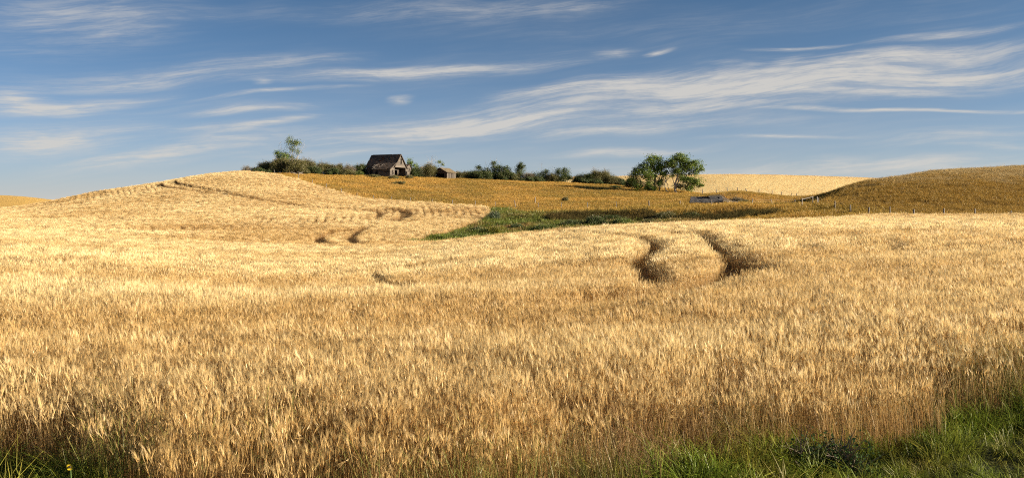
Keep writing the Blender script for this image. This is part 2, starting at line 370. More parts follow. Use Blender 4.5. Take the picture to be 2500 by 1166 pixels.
def at_px(px, row, lo=6, hi=700, lift=0.0):
    """first depth in lo..hi where the ground (plus lift) shows at this row -> X, Y, Z"""
    d = np.exp(np.linspace(math.log(lo), math.log(hi), 3000)); X = (px - 1250) / F * d
    r = HOR + F * (CZ - (hz(X, d) + lift)) / d - row
    s = np.where(np.sign(r[:-1]) != np.sign(r[1:]))[0]
    i = s[0] if len(s) else int(np.argmin(np.abs(r)))
    return np.array([X[i], d[i], float(hz(X[i], d[i]))])
def at_d(px, d):
    X = (px - 1250) / F * d; return np.array([X, d, float(hz(X, d))])

# which ground grows what -------------------------------------------------
EF_X = [-900, 500, 560, 600, 700, 800, 900, 1000, 1100, 1180, 1200]; EF_D = [275, 275, 250, 236, 214, 199, 187, 181, 176, 172, 168]
XR_D = [60, 92, 100, 110, 120, 130, 140, 150, 160, 170, 173]; XR_X = [4000, 4000, 985, 1020, 1075, 1125, 1163, 1184, 1196, 1196, 1180]
FR_X = [-900, 0, 230, 420, 1250, 1400, 1600, 1900, 2100, 2300, 2500, 3500]; FR_D = [9.9, 9.6, 9.0, 7.9, 7.6, 8.6, 9.2, 9.9, 10.4, 11.0, 11.8, 14]
def zones(X, Y):
    """signed distances-ish: wheat>0 inside the wheat; verge>0 on the road verge"""
    px = 1250 + F * X / np.maximum(Y, 1)
    front = Y - np.interp(px, FR_X, FR_D) + .5 * vnoise(X / 1.3, Y / 1.3, 31)
    far = np.interp(px, EF_X, EF_D) - Y
    wob = 1.2 * vnoise(X / 5, Y / 5, 33)
    side = (np.interp(Y, XR_D, XR_X) - px) * Y / F
    near_edge = 88 - Y
    inl = np.minimum(np.minimum(far, side), 999)
    w = np.maximum(np.minimum(near_edge, front), np.minimum(inl, front))
    return px, w + .35 * wob, -front
def green_amt(px, Y, X):
    lim = np.interp(px, [1000, 1180, 1230, 1300, 1400, 1550, 1650, 1800, 1900], [178, 178, 172, 158, 147, 146, 140, 122, 118])
    return np.clip((lim + 6 * fbm(X / 6, Y / 6, 41) - Y) / 8, 0, 1) * np.clip((1950 - px) / 150, 0, 1)
def hill_amt(px, Y):
    return np.clip((px - np.interp(Y, [100, 125, 140, 160, 200], [2300, 2080, 1990, 1960, 1940])) / 60, 0, 1) * (Y < 300)

uu = np.unique(np.concatenate([np.linspace(-1.0, -.62, 14), np.linspace(-.62, .62, 300), np.linspace(.62, 1.05, 16)]))
dd = np.concatenate([[-30, -10, 0, 2, 4], np.exp(np.linspace(math.log(5.2), math.log(95), 130)), np.exp(np.linspace(math.log(96), math.log(320), 240)), np.exp(np.linspace(math.log(325), math.log(4200), 70))])
U, D = np.meshgrid(uu, dd, indexing='ij'); XX = U * np.maximum(D, 24 - D * 0 if False else 12); YY = D
XX = U * np.maximum(D, 12); ZZ = hz(XX, YY)
PX, WH, VG = zones(XX, YY)
gcol = np.zeros(XX.shape + (3,)); gcol[:] = (.32, .195, .06)
wet = green_amt(PX, YY, XX)[..., None]; gcol = gcol * (1 - wet) + np.array((.05, .065, .02)) * wet
hl = hill_amt(PX, YY)[..., None]; gcol = gcol * (1 - hl) + np.array((.22, .14, .05)) * hl
gcol[WH > 0] = (.22, .13, .05)
gcol[(VG > -.3) & (YY < 30)] = (.035, .04, .014)
farf = ((YY > 320) & (YY < 900))[..., None]; gcol = np.where(farf, np.array((.70, .52, .24)), gcol)
gcol = np.where((YY > 320)[..., None] & (PX < 400)[..., None], np.array((.50, .31, .09)), gcol)
gcol = np.where((YY > 900)[..., None], np.array((.40, .28, .10)), gcol)
nu, nd = XX.shape
idx = np.arange(nu * nd).reshape(nu, nd)
faces = np.stack([idx[:-1, :-1], idx[1:, :-1], idx[1:, 1:], idx[:-1, 1:]], -1).reshape(-1, 4)
gm = np_mesh('ground', np.stack([XX, YY, ZZ], -1).reshape(-1, 3), faces, M['ground'], {'gcol': gcol.reshape(-1, 3)}, True)
tag(mobj('ground', gm), 'rolling prairie ground under wheat, pasture and ditch', 'ground', kind='structure')

# ------------------------------------------------------------------ scatter by geometry nodes
LIB = []
def scatter(name, P, rot, scl, idx_, tint, variants, label, cat):
    me = bpy.data.meshes.new(name); n = len(P)
    me.vertices.add(n); me.vertices.foreach_set('co', np.asarray(P, np.float32).ravel())
    for nm, ty, key, a in (('rot', 'FLOAT_VECTOR', 'vector', rot), ('scl', 'FLOAT', 'value', scl), ('tint', 'FLOAT', 'value', tint)):
        me.attributes.new(nm, ty, 'POINT').data.foreach_set(key, np.asarray(a, np.float32).ravel())
    me.attributes.new('idx', 'INT', 'POINT').data.foreach_set('value', np.asarray(idx_, np.int32))
    o = mobj(name, me); tag(o, label, cat, kind='stuff')
    lib = bpy.data.collections.new(name + '_variants')
    for i, vm in enumerate(variants): lib.objects.link(bpy.data.objects.new('%s_variant_%02d' % (name, i), vm))
    t = bpy.data.node_groups.new(name + '_scatter', 'GeometryNodeTree')
    t.interface.new_socket('Geometry', in_out='INPUT', socket_type='NodeSocketGeometry'); t.interface.new_socket('Geometry', in_out='OUTPUT', socket_type='NodeSocketGeometry')
    N, Lk = t.nodes, t.links
    a = N.new('NodeGroupInput'); b = N.new('NodeGroupOutput'); ip = N.new('GeometryNodeInstanceOnPoints'); ci = N.new('GeometryNodeCollectionInfo')
    ci.inputs['Collection'].default_value = lib; ci.inputs['Separate Children'].default_value = True; ci.inputs['Reset Children'].default_value = True
    def na(nm, ty):
        q = N.new('GeometryNodeInputNamedAttribute'); q.data_type = ty; q.inputs[0].default_value = nm; return q.outputs[0]
    e2r = N.new('FunctionNodeEulerToRotation'); Lk.new(na('rot', 'FLOAT_VECTOR'), e2r.inputs[0])
    Lk.new(a.outputs[0], ip.inputs['Points']); Lk.new(ci.outputs[0], ip.inputs['Instance']); ip.inputs['Pick Instance'].default_value = True
    Lk.new(na('idx', 'INT'), ip.inputs['Instance Index']); Lk.new(e2r.outputs[0], ip.inputs['Rotation']); Lk.new(na('scl', 'FLOAT'), ip.inputs['Scale'])
    Lk.new(ip.outputs[0], b.inputs[0])
    md = o.modifiers.new('scatter', 'NODES'); md.node_group = t
    return o
def lean_rot(n, mag, direction, spin=None):
    """euler (xyz) = spin about z, then tilt towards 'direction' (radians, 0=+X) by mag"""
    rz = rng.uniform(0, 2 * math.pi, n) if spin is None else spin
    out_ = np.zeros((n, 3))
    # tilt about axis perpendicular to direction, after spin: R = Rtilt * Rz
    ca, sa = np.cos(direction), np.sin(direction); ax = np.stack([-sa, ca, np.zeros(n)], -1)
    c, s = np.cos(mag), np.sin(mag); C = 1 - c
    x, y = ax[:, 0], ax[:, 1]
    R = np.zeros((n, 3, 3))
    R[:, 0, 0] = c + x * x * C; R[:, 0, 1] = x * y * C; R[:, 0, 2] = y * s
    R[:, 1, 0] = x * y * C; R[:, 1, 1] = c + y * y * C; R[:, 1, 2] = -x * s
    R[:, 2, 0] = -y * s; R[:, 2, 1] = x * s; R[:, 2, 2] = c
    Z = np.zeros((n, 3, 3)); Z[:, 0, 0] = np.cos(rz); Z[:, 0, 1] = -np.sin(rz); Z[:, 1, 0] = np.sin(rz); Z[:, 1, 1] = np.cos(rz); Z[:, 2, 2] = 1
    Q = R @ Z
    out_[:, 0] = np.arctan2(Q[:, 2, 1], Q[:, 2, 2]); out_[:, 1] = -np.arcsin(np.clip(Q[:, 2, 0], -1, 1)); out_[:, 2] = np.arctan2(Q[:, 1, 0], Q[:, 0, 0])
    return out_
def clump_mesh(name, parts, mat):
    V = []; Fs = []; HZ = []; R = []
    for v, f, h, r in parts:
        o_ = len(V); V += v; Fs += [[i + o_ for i in q] for q in f]; HZ += h; R += [r] * len(v)
    return np_mesh(name, V, Fs, mat, {'hz': HZ, 'rnd': R})
def ribbon(pts, wid, side, hs):
    V = []; Fs = []; H = []
    for p, w, h in zip(pts, wid, hs):
        if w <= 1e-6: V.append(p); H.append(h)
        else: V += [p - side * w / 2, p + side * w / 2]; H += [h, h]
    n = len(pts); tip = wid[-1] <= 1e-6
    for i in range(n - 1):
        if i == n - 2 and tip: Fs.append([2 * i, 2 * i + 1, 2 * i + 2])
        else: Fs.append([2 * i, 2 * i + 1, 2 * i + 3, 2 * i + 2])
    return V, Fs, H
def rv(a, b): return random.uniform(a, b)
def wheat_stalk(base, detail, h=None, fat=1.0, wind=None):
    """a bearded stalk: stem, nodding ear, awns, a dry leaf"""
    parts = []; r = random.random(); h = h or random.gauss(.80, .055)
    ang = rv(0, 6.283); lean = abs(random.gauss(.10, .08)); d = Vector((math.cos(ang), math.sin(ang), 0))
    if wind:
        d = (d * .8 + Vector((wind[0], wind[1], 0)) * 1.6).normalized(); lean += .22 * math.hypot(*wind)
    p0 = Vector(base); p1 = p0 + d * (lean * h * .3) + Vector((0, 0, h * .55)); p2 = p0 + d * (lean * h) + Vector((0, 0, h * .97))
    sa = rv(0, 6.283); side = Vector((math.cos(sa), math.sin(sa), 0))
    parts.append((*ribbon([p0, p1, p2], [.005 * fat, .0045 * fat, .0035 * fat], side, [0, .42, .72]), r))
    nod = max(.04, random.gauss(.28, .20)); hd = (Vector((0, 0, 1)) * math.cos(nod) + d * math.sin(nod)).normalized()
    if random.random() < .025: hd = (Vector((0, 0, -.3)) + d).normalized()
    hl_ = rv(.07, .095); q0 = p2; q1 = p2 + hd * hl_
    a = hd.orthogonal().normalized(); b = hd.cross(a)
    hw = .0070 * fat; V = [q0]
    for t__, w in ((.3, hw), (.7, hw * .85)):
        c = q0 + hd * hl_ * t__; V += [c + (a * math.cos(k * 2.094) + b * math.sin(k * 2.094)) * w for k in range(3)]
    V.append(q1)
    Fs = [[0, 1 + k, 1 + (k + 1) % 3] for k in range(3)] + [[1 + k, 4 + k, 4 + (k + 1) % 3, 1 + (k + 1) % 3] for k in range(3)] + [[7, 4 + (k + 1) % 3, 4 + k] for k in range(3)]
    parts.append((V, Fs, [.85] + [.9] * 6 + [.95], r))
    na_ = {0: 3, 1: 6, 2: 13}[detail]
    for k in range(na_):
        sp_ = rv(.04, .26); aa = rv(0, 6.283); dr = (hd * math.cos(sp_) + (a * math.cos(aa) + b * math.sin(aa)) * math.sin(sp_))
        s0 = q0 + hd * hl_ * rv(.25, .95); e0 = s0 + dr * rv(.09, .15); sdv = dr.orthogonal().normalized() * ({0: .006, 1: .0036, 2: .0016}[detail] * fat)
        parts.append(([s0 - sdv, s0 + sdv, e0], [[0, 1, 2]], [.95, .95, 1.0], r))
    if detail and random.random() < .8:
        hh = rv(.2, .6); s0 = p0.lerp(p1, hh / .55) if hh < .55 else p1; aa = rv(0, 6.283); dv = Vector((math.cos(aa), math.sin(aa), 0)); L = rv(.12, .24)
        m1 = s0 + dv * L * .5 + Vector((0, 0, L * .3)); m2 = s0 + dv * L * .85 + Vector((0, 0, -L * .25)); sdv = dv.cross(Vector((0, 0, 1)))
        parts.append((*ribbon([s0, m1, m2], [.004 * fat, .005 * fat, 0], sdv, [.3, .45, .4]), rv(0, .8)))
    return parts
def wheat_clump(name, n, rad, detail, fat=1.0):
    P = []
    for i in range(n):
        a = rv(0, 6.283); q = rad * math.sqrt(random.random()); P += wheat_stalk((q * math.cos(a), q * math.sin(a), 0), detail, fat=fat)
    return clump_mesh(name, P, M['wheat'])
def grass_tuft(name, n, rad, h, w, mat, bend=.5, seed=0.0, hvar=.3):
    P = []
    for i in range(n):
        a = rv(0, 6.283); q = rad * math.sqrt(random.random()); p0 = Vector((q * math.cos(a), q * math.sin(a), 0)); hh = h * rv(1 - hvar, 1 + hvar)
        a2 = a + random.gauss(0, .9); d = Vector((math.cos(a2), math.sin(a2), 0)); bd = bend * rv(.2, 1.2) * hh
        p1 = p0 + d * bd * .3 + Vector((0, 0, hh * .55)); p2 = p0 + d * bd + Vector((0, 0, hh * (1 - .25 * bend)))
        side = Vector((-d.y, d.x, 0)); r = random.random()
        if random.random() < seed:
            P.append((*ribbon([p0, p1, p2], [w * .5, w * .4, w * .3], side, [0, .4, .7]), r))
            for k in range(7):
                s0 = p1.lerp(p2, rv(.5, 1.05)); e0 = s0 + Vector((rv(-1, 1), rv(-1, 1), rv(-.2, .8))) * h * .09; sv = Vector((rv(-1, 1), rv(-1, 1), 0)) * w * .5
                P.append(([s0 - sv, s0 + sv, e0], [[0, 1, 2]], [.95, .95, 1], r))
        else:
            P.append((*ribbon([p0, p1, p2], [w, w * .8, 0], side, [0, .5, 1]), r))
    return clump_mesh(name, P, mat)
# ------------------------------------------------------------------ wheat
TRACKS = [  # wheel tracks through the crop: image waypoints, search range, half width
    ([(1300, 574), (1480, 579), (1560, 586), (1600, 600), (1600, 618), (1558, 638), (1566, 658), (1590, 672), (1584, 692)], 18, 80, .42),
    ([(1640, 575), (1715, 582), (1744, 598), (1748, 614), (1775, 630), (1806, 646), (1790, 668), (1720, 695), (1600, 718), (1450, 738)], 18, 80, .46),
    ([(1800, 648), (1840, 652), (1868, 662)], 18, 80, .28),
    ([(925, 678), (950, 699), (1012, 709)], 15, 70, .22),
    ([(862, 562), (800, 571), (780, 582), (787, 594), (815, 601)], 70, 160, .75),
    ([(895, 556), (872, 570), (857, 582), (868, 592), (888, 597)], 70, 160, .7),
    ([(415, 439), (395, 445), (391, 451), (405, 457), (470, 464), (560, 474), (620, 483), (700, 498), (790, 508), (890, 511), (925, 516), (935, 523), (925, 531)], 100, 262, .55),
    ([(450, 436), (431, 440), (428, 446), (442, 451), (490, 459), (560, 468)], 100, 262, .5),
    ([(950, 510), (985, 513), (998, 520), (993, 529), (965, 538)], 100, 262, 1.1),
    ([(450, 556), (480, 560), (520, 561)], 90, 200, .45),
]
TSEG = []
for pts, lo, hi, hw in TRACKS:
    q = np.array([at_px(a, b, lo, hi, .62)[:2] for a, b in pts])
    keep = [q[0]]
    for p_ in q[1:]:
        if np.linalg.norm(p_ - keep[-1]) < 60: keep.append(p_)
    # smooth once by corner cutting
    for _ in range(2):
        k2 = [keep[0]]
        for a, b in zip(keep[:-1], keep[1:]): k2 += [a * .75 + b * .25, a * .25 + b * .75]
        keep = k2 + [keep[-1]]
    TSEG += [(a, b, hw) for a, b in zip(keep[:-1], keep[1:])]
def track_dist(X, Y):
    m_ = np.full(X.shape, 9.0)
    for a, b, hw in TSEG:
        d = b - a; L2 = d @ d + 1e-9; t = np.clip(((X - a[0]) * d[0] + (Y - a[1]) * d[1]) / L2, 0, 1)
        m_ = np.minimum(m_, np.hypot(X - a[0] - t * d[0], Y - a[1] - t * d[1]) - hw)
    return m_
def grid_pts(y0, y1, s, umin=-.63, umax=.63, margin=2.0):
    ys = np.arange(y0, y1, s); out_ = []
    for y in ys:
        xs = np.arange(umin * y - margin, umax * y + margin, s); out_.append(np.stack([xs, np.full_like(xs, y)], -1))
    P = np.concatenate(out_); P += rng.uniform(-.6, .6, P.shape) * s; return P[:, 0], P[:, 1]
RIBS = [([0, 100, 200, 300, 400], [511, 498, 484, 469, 454], 10), ([170, 330, 600], [571, 563, 553], 6), ([640, 930], [547, 531], 8), ([940, 1195], [522, 514], 12), ([470, 570], [604, 607], 5)]
def ribs(px, row):
    m_ = np.zeros(px.shape); uc = np.zeros(px.shape)
    for (xs, ys, hw), u_ in zip(RIBS, (-.48, -.40, -.21, -.08, -.33)):
        q = np.clip(1.6 - np.abs(row - np.interp(px, xs, ys)) / hw, 0, 1) * (px > xs[0] - 30) * (px < xs[-1] + 5)
        uc = np.where(q > m_, u_, uc); m_ = np.maximum(m_, q)
    return m_, uc
def wheat_keep(X, Y):
    px, w, vg = zones(X, Y); td = track_dist(X, Y); front = -vg
    row = HOR + F * (CZ - hz(X, Y) - .7) / Y; rb, uc = ribs(px, row)
    return px, w, td, front, rb * (Y > 95), uc
def wheat_field(name, y0, y1, s, clumps, label):
    X, Y = grid_pts(y0, y1, s); px, w, td, front, rb, uc = wheat_keep(X, Y); keep = (w > 0) & (td > 0)
    keep &= (front > 2.4) | (rng.random(len(X)) < .34 + .52 * np.clip(front / 2.4, 0, 1) ** 1.2 + .24 * (vnoise(X / .9, Y / .9, 61) > .15))
    ph = (X - uc * (Y - 180) + .0024 * (Y - 150) ** 2 * (uc > -.3) + .25 * vnoise(X / 3, Y / 3, 4)) / 1.35
    keep &= ~((rb > .25) & ((ph - np.floor(ph)) < .55 * rb) & (rng.random(len(X)) < .93))
    X, Y, td, front = X[keep], Y[keep], td[keep], front[keep]; n = len(X)
    wave = fbm(X / 7, Y / 4.0, 71); wave2 = fbm(X / 2.2, Y / 1.6, 77); band = fbm(X / 26, Y / (2.5 + Y * .05), 83, 4)
    mag = np.clip(.08 + .20 * wave + .10 * wave2 + .07 * rng.standard_normal(n), 0, .62); dirn = 2.9 + 1.1 * vnoise(X / 11, Y / 9, 73) + .8 * rng.standard_normal(n)
    scl = (1.0 + .12 * fbm(X / 4.5, Y / 3, 79) + .07 * rng.standard_normal(n)) * (1 - .10 * np.clip(band, 0, 1))
    # patches where the crop has gone down or ripened browner
    lod = np.zeros(n)
    for cx, cy, rx_, ry_, am in ((-5, 15.6, 9, 2.0, .55), (-5, 29, 11, 4, .55), (-12, 38, 9, 3, .35), (-60, 118, 24, 10, .55), (-58, 140, 14, 8, .5), (-34, 122, 12, 6, .5), (14, 44, 5, 5, .5), (3, 20, 5, 2.0, .4), (-30, 95, 14, 4, .45), (-95, 200, 30, 14, .35)):
        lod = np.maximum(lod, am * np.exp(-((X - cx + 1.5 * wave * rx_ * .3) / rx_) ** 2 - ((Y - cy + wave2 * ry_ * .3) / ry_) ** 2))
    mag = np.clip(mag + .35 * lod, 0, .7); scl = scl * (1 - .10 * lod)
    ti = np.clip(.28 + 1.2 * lod + 1.5 * band + .4 * wave + .10 * rng.standard_normal(n), 0, 1)
    scl = scl * (.84 + .16 * np.clip(front / 2.4, 0, 1)) * np.where(Y < 30, .95, 1)
    lowr = (track_dist(X, Y + np.where(Y < 90, .9, 2.0)) < .2) & (td > 0); scl = np.where(lowr, scl * np.where(Y < 90, .80, .74), scl)
    lowr = (track_dist(X, Y + np.where(Y < 90, 1.8, 4.0)) < .2) & ~lowr; scl = np.where(lowr, scl * .94, scl)
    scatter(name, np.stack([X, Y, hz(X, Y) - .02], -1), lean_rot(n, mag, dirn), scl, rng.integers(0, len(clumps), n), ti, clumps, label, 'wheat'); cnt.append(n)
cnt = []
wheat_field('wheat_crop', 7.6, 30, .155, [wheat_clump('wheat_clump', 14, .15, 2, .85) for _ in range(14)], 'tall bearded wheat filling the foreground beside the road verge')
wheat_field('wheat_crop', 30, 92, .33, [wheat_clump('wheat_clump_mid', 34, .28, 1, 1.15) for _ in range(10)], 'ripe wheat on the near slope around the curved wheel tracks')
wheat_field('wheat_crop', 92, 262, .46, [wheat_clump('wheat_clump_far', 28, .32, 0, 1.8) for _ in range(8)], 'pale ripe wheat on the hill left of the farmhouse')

# the far field: rows of pale crop running across the rise
Y = np.concatenate([np.full(int((.36 * y + 6) / 1.5), y) for y in np.arange(322, 612, 2.1)]); X = np.concatenate([np.linspace(.07 * y, .43 * y, int((.36 * y + 6) / 1.5)) for y in np.arange(322, 612, 2.1)])
X = X + rng.uniform(-.7, .7, len(X)); Y = Y + rng.uniform(-.35, .35, len(Y)); n = len(X)
scatter('far_crop', np.stack([X, Y, hz(X, Y) - .1], -1), lean_rot(n, np.abs(rng.normal(0, .12, n)), rng.uniform(0, 6.283, n)), (.42 + .07 * rng.standard_normal(n)).clip(.25, .7), rng.integers(0, 4, n),
        np.clip(-.05 + .5 * fbm(X / 60, Y / 7, 91), 0, 1), [wheat_clump('far_crop_clump', 40, .75, 0, 4.0) for _ in range(4)], 'pale crop in faint rows on the far field behind the trees', 'crop')
# ------------------------------------------------------------------ grass
def cover(name, X, Y, tint, variants, label, cat, scl=1.0, sv=.2, lean=.18, sink=.02):
    n = len(X)
    scatter(name, np.stack([X, Y, hz(X, Y) - sink], -1), lean_rot(n, np.abs(rng.normal(0, lean, n)), rng.uniform(0, 6.283, n)), scl * (1 + sv * rng.standard_normal(n)).clip(.4, 1.7),
            rng.integers(0, len(variants), n), np.clip(tint, 0, 1), variants, label, cat)
    cnt.append(n)
vp = [grass_tuft('pasture_tuft', 30, .40, .42, .024, M['pasture'], .6, .25) for _ in range(6)]
X, Y = grid_pts(100, 262, .52); px, w, vg = zones(X, Y); gr = green_amt(px, Y, X); hl = hill_amt(px, Y)
k = (w < -.15) & (px > 560) & (gr < rng.random(len(X))) & (hl < rng.random(len(X)))
tp = np.clip(.36 + 1.0 * fbm(X / 12, Y / 9, 101) + .8 * fbm(X / 2.6, Y / 2.0, 107) + .25 * (Y < 170) + .25 * rng.standard_normal(len(X)) * .6, 0, 1)
hs = 1 + .35 * fbm(X / 5, Y / 5, 103) + .35 * fbm(X / 1.8, Y / 1.5, 105)
rx_ = np.hypot((X - (1733 - 1250) / F * 163) / 6.2, (Y - 163) / 3.0); k &= rx_ > 1
cover('pasture_grass', X[k], Y[k], tp[k], vp, 'golden dry pasture grass on the slope below the farmhouse', 'grass', hs[k] * (.8 + .5 * (Y[k] < 160)))
vh = [grass_tuft('hill_tuft', 40, .42, .46, .024, M['hill'], .6, .35) for _ in range(6)]
X, Y = grid_pts(98, 235, .50, .2, .64); px, w, vg = zones(X, Y); hl = hill_amt(px, Y)
k = (w < -.15) & (hl >= rng.random(len(X)))
zz = hz(X, Y); th = np.clip(.80 - (zz - CZ - 3.2) / 2.4 + 1.0 * fbm(X / 9, Y / 6, 111) + .6 * fbm(X / 2.2, Y / 1.6, 117) + .2 * rng.standard_normal(len(X)), 0, 1)
cover('hill_grass', X[k], Y[k], th[k], vh, 'brown dry grass covering the rounded hill at the right', 'grass', (1 + .5 * fbm(X / 3, Y / 2.4, 113))[k], .22)
vs = [grass_tuft('swale_tuft', 40, .38, .62, .05, M['swale'], .55, .15) for _ in range(6)]
X, Y = grid_pts(88, 180, .46, -.14, .36); px, w, vg = zones(X, Y); gr = green_amt(px, Y, X)
k = (w < -.1) & (gr >= rng.random(len(X))) & (px > 940)
ts = np.clip(.24 + 1.2 * fbm(X / 8, Y / 6, 121) + .35 * (px > 1560) + .25 * rng.standard_normal(len(X)), 0, 1)
cover('swale_grass', X[k], Y[k], ts[k], vs, 'lush green grass and weeds in the hollow beyond the near wheat', 'grass', (1 + .5 * fbm(X / 4, Y / 4, 123))[k])
vr = [grass_tuft('shaded_grass_tuft', 40, .34, .95, .03, M['reed'], .3, .5) for _ in range(5)]  # band of darkened grass that paints the shade along the cut bank
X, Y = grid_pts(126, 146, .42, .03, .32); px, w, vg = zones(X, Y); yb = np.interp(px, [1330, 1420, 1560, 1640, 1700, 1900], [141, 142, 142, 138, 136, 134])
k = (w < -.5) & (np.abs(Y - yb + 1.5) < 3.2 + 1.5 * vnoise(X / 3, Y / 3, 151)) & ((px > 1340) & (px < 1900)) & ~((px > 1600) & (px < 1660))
cover('bank_shaded_grass', X[k], Y[k], .4 + .5 * fbm(X / 4, Y / 4, 153)[k], vr, 'tall grass coloured dark as shade along the cut bank', 'reeds', 1.0, .25)
vv = [grass_tuft('verge_tuft', 60, .13, .27, .006, M['verge'], 1.0, .03, .55) for _ in range(8)]
X, Y = grid_pts(5.5, 17, .13, -.75, .75, 1.0); px, w, vg = zones(X, Y)
k = (vg > -.25 * rng.random(len(X))) & (vg < 7)
dens = fbm(X / .9, Y / .7, 131); k &= rng.random(len(X)) < .85 + .7 * dens
tv = np.clip(.22 + .9 * fbm(X / .8, Y / .8, 133) + .22 * rng.standard_normal(len(X)), 0, 1)
cover('verge_grass', X[k], Y[k], tv[k], vv, 'bright green grass on the road verge at the bottom edge', 'grass', (.82 + .75 * fbm(X / 1.0, Y / 1.0, 135))[k], .28, .5)
vw = [grass_tuft('seed_grass_tuft', 26, .15, .62, .005, M['seedgrass'], .35, .8, .35) for _ in range(8)]
X, Y = grid_pts(7.6, 19, .20, -.63, .63, 1.0); px, w, vg = zones(X, Y)
k = (vg < .5) & (vg > -4.5); pr = np.clip(1.0 + vg / 2.6, .04, 1) * np.clip(.55 + .9 * fbm(X / 1.4, Y / 1.1, 141), .1, 1)
k &= rng.random(len(X)) < pr * np.where(px > 1350, 1.2, .6)
tw = np.clip(.4 + .25 * (px < 1350) + .9 * fbm(X / 1.5, Y / 1.5, 143) + .2 * rng.standard_normal(len(X)), 0, 1)
cover('seeding_grass', X[k], Y[k], tw[k], vw, 'thin reddish seeding grass between the verge and the wheat', 'grass', 1.0, .22, .15)
print('SCATTER', cnt)
# ------------------------------------------------------------------ buildings
def wall_boards(mb, o, u, L, top, openings=(), z0=-.8, step=.2, out=None, miss=.03, split=3.0):
    """horizontal lap boards on a wall: o corner, u unit vector along, top(u)->height"""
    o = Vector(o); u = Vector(u).normalized(); nrm = out or Vector((u.y, -u.x, 0)); z = z0
    while z < 9:
        zc = z + step / 2; xs = np.linspace(0, L, 121); ok = np.array([top(x) >= zc + step * .3 for x in xs])
        for a, b, c, d in openings: ok &= ~((xs > a) & (xs < b) & (zc > c) & (zc < d))
        if not ok.any():
            if zc > max(top(x) for x in xs): break
            z += step; continue
        i = 0
        while i < 121:
            if ok[i]:
                j = i
                while j < 120 and ok[j + 1]: j += 1
                a, b = xs[i], xs[j]; p = a
                while p < b - .05:
                    q = min(b, p + rv(split * .5, split * 1.5))
                    if random.random() > miss:
                        c = o + u * ((p + q) / 2) + Vector((0, 0, zc)) + nrm * rv(0, .018)
                        mb.box(c, (q - p - .01, .03, step * 1.06), u + Vector((0, 0, random.gauss(0, .004))), (nrm * .07 + Vector((0, 0, 1))))
                    p = q
                i = j + 1
            else: i += 1
        z += step
def roof_plane(mb, a, b, c, d, step=.28, seg=1.1, thick=.03, hole=None, lift=.03, ragged=.0):
    """courses over the quad a(eave start) b(eave end) c(ridge end) d(ridge start)"""
    a, b, c, d = map(Vector, (a, b, c, d)); H = ((d - a).length + (c - b).length) / 2; n = max(2, int(H / step)); nrm = (b - a).cross(d - a).normalized()
    if nrm.z < 0: nrm = -nrm
    for i in range(n):
        t0, t1 = i / n, (i + 1.12) / n
        l0 = a.lerp(d, t0); r0 = b.lerp(c, t0); l1 = a.lerp(d, min(t1, 1)); r1 = b.lerp(c, min(t1, 1)); W = (r0 - l0).length; s = rv(-seg, 0) / W
        while s < 1:
            e = s + rv(.5, 1.5) * seg / W; s0, e0 = max(0, s), min(1, e); mid = (s0 + e0) / 2
            if e0 > s0 + .004 and not (hole and random.random() < hole(mid, (i + .5) / n)) and random.random() >= ragged:
                k0 = nrm * (lift + rv(0, .02) + thick); k1 = nrm * (lift + rv(0, .01))
                V = [l0.lerp(r0, s0) + k0, l0.lerp(r0, e0) + k0, l1.lerp(r1, e0) + k1, l1.lerp(r1, s0) + k1]; V += [v - nrm * thick for v in V]
                mb.add(V, [[0, 1, 2, 3], [7, 6, 5, 4], [0, 4, 5, 1], [1, 5, 6, 2], [2, 6, 7, 3], [3, 7, 4, 0]])
            s = e
def window(parent, c, u, w, h, nrm):
    """empty sash in a frame: a dark pane with a mid rail"""
    c, u, nrm = Vector(c), Vector(u), Vector(nrm); m_ = MB(); Z = Vector((0, 0, 1))
    m_.box(c + u * (w / 2) + nrm * .03, (.09, .1, h + .18), u); m_.box(c - u * (w / 2) + nrm * .03, (.09, .1, h + .18), u)
    m_.box(c + Z * (h / 2) + nrm * .03, (w + .2, .12, .1), u); m_.box(c - Z * (h / 2) + nrm * .04, (w + .3, .16, .08), u)
    f = m_.build('window', M['siding'], parent)
    q = MB(); q.box(c - nrm * .22, (w, .02, h), u); q.build('pane', M['interior'], f)
    q = MB(); q.box(c - nrm * .02, (w, .04, .05), u); q.build('sash_bar', M['darkwood'], f)
TH = math.radians(25)
hx = (943 - 1250) / F * 250
house = empty('farmhouse', (hx, 250, float(hz(hx + 3, 247)) - .05), -TH)
tag(house, 'abandoned weathered wooden farmhouse with steep dark shingle roof on the ridge', 'house')
L_, W_, EV, RG = 4.6, 3.0, 3.0, 6.45
Xv, Yv = Vector((1, 0, 0)), Vector((0, 1, 0))
gtop = lambda s: EV + (RG - EV) * (1 - abs(s - W_) / W_)
m_ = MB(); wall_boards(m_, (-L_, -W_, 0), Xv, 2 * L_, lambda s: EV, [(1.2, 2.0, .9, 2.3)]); m_.build('front_wall', M['siding'], house, 'stuff')['label'] = 'shaded board front wall'
m_ = MB(); wall_boards(m_, (-L_, W_, 0), Xv, 2 * L_, lambda s: EV, [], out=Yv); m_.build('back_wall', M['siding'], house, 'stuff')
m_ = MB(); wall_boards(m_, (-L_, -W_, 0), Yv, 2 * W_, gtop, [], out=-Xv); m_.build('end_wall', M['siding'], house, 'stuff')
m_ = MB(); wall_boards(m_, (L_, -W_, 0), Yv, 2 * W_, gtop, [(-.1, 6.1, -.9, 2.75), (3.15, 3.85, 3.75, 5.35)], out=Xv); m_.build('gable_wall', M['siding'], house, 'stuff')['label'] = 'sunlit board gable above the open porch'
window(house, (L_, .5, 4.55), Yv, .55, 1.55, Xv)
window(house, (-L_ + 1.6, -W_, 1.6), Xv, .75, 1.35, -Yv)
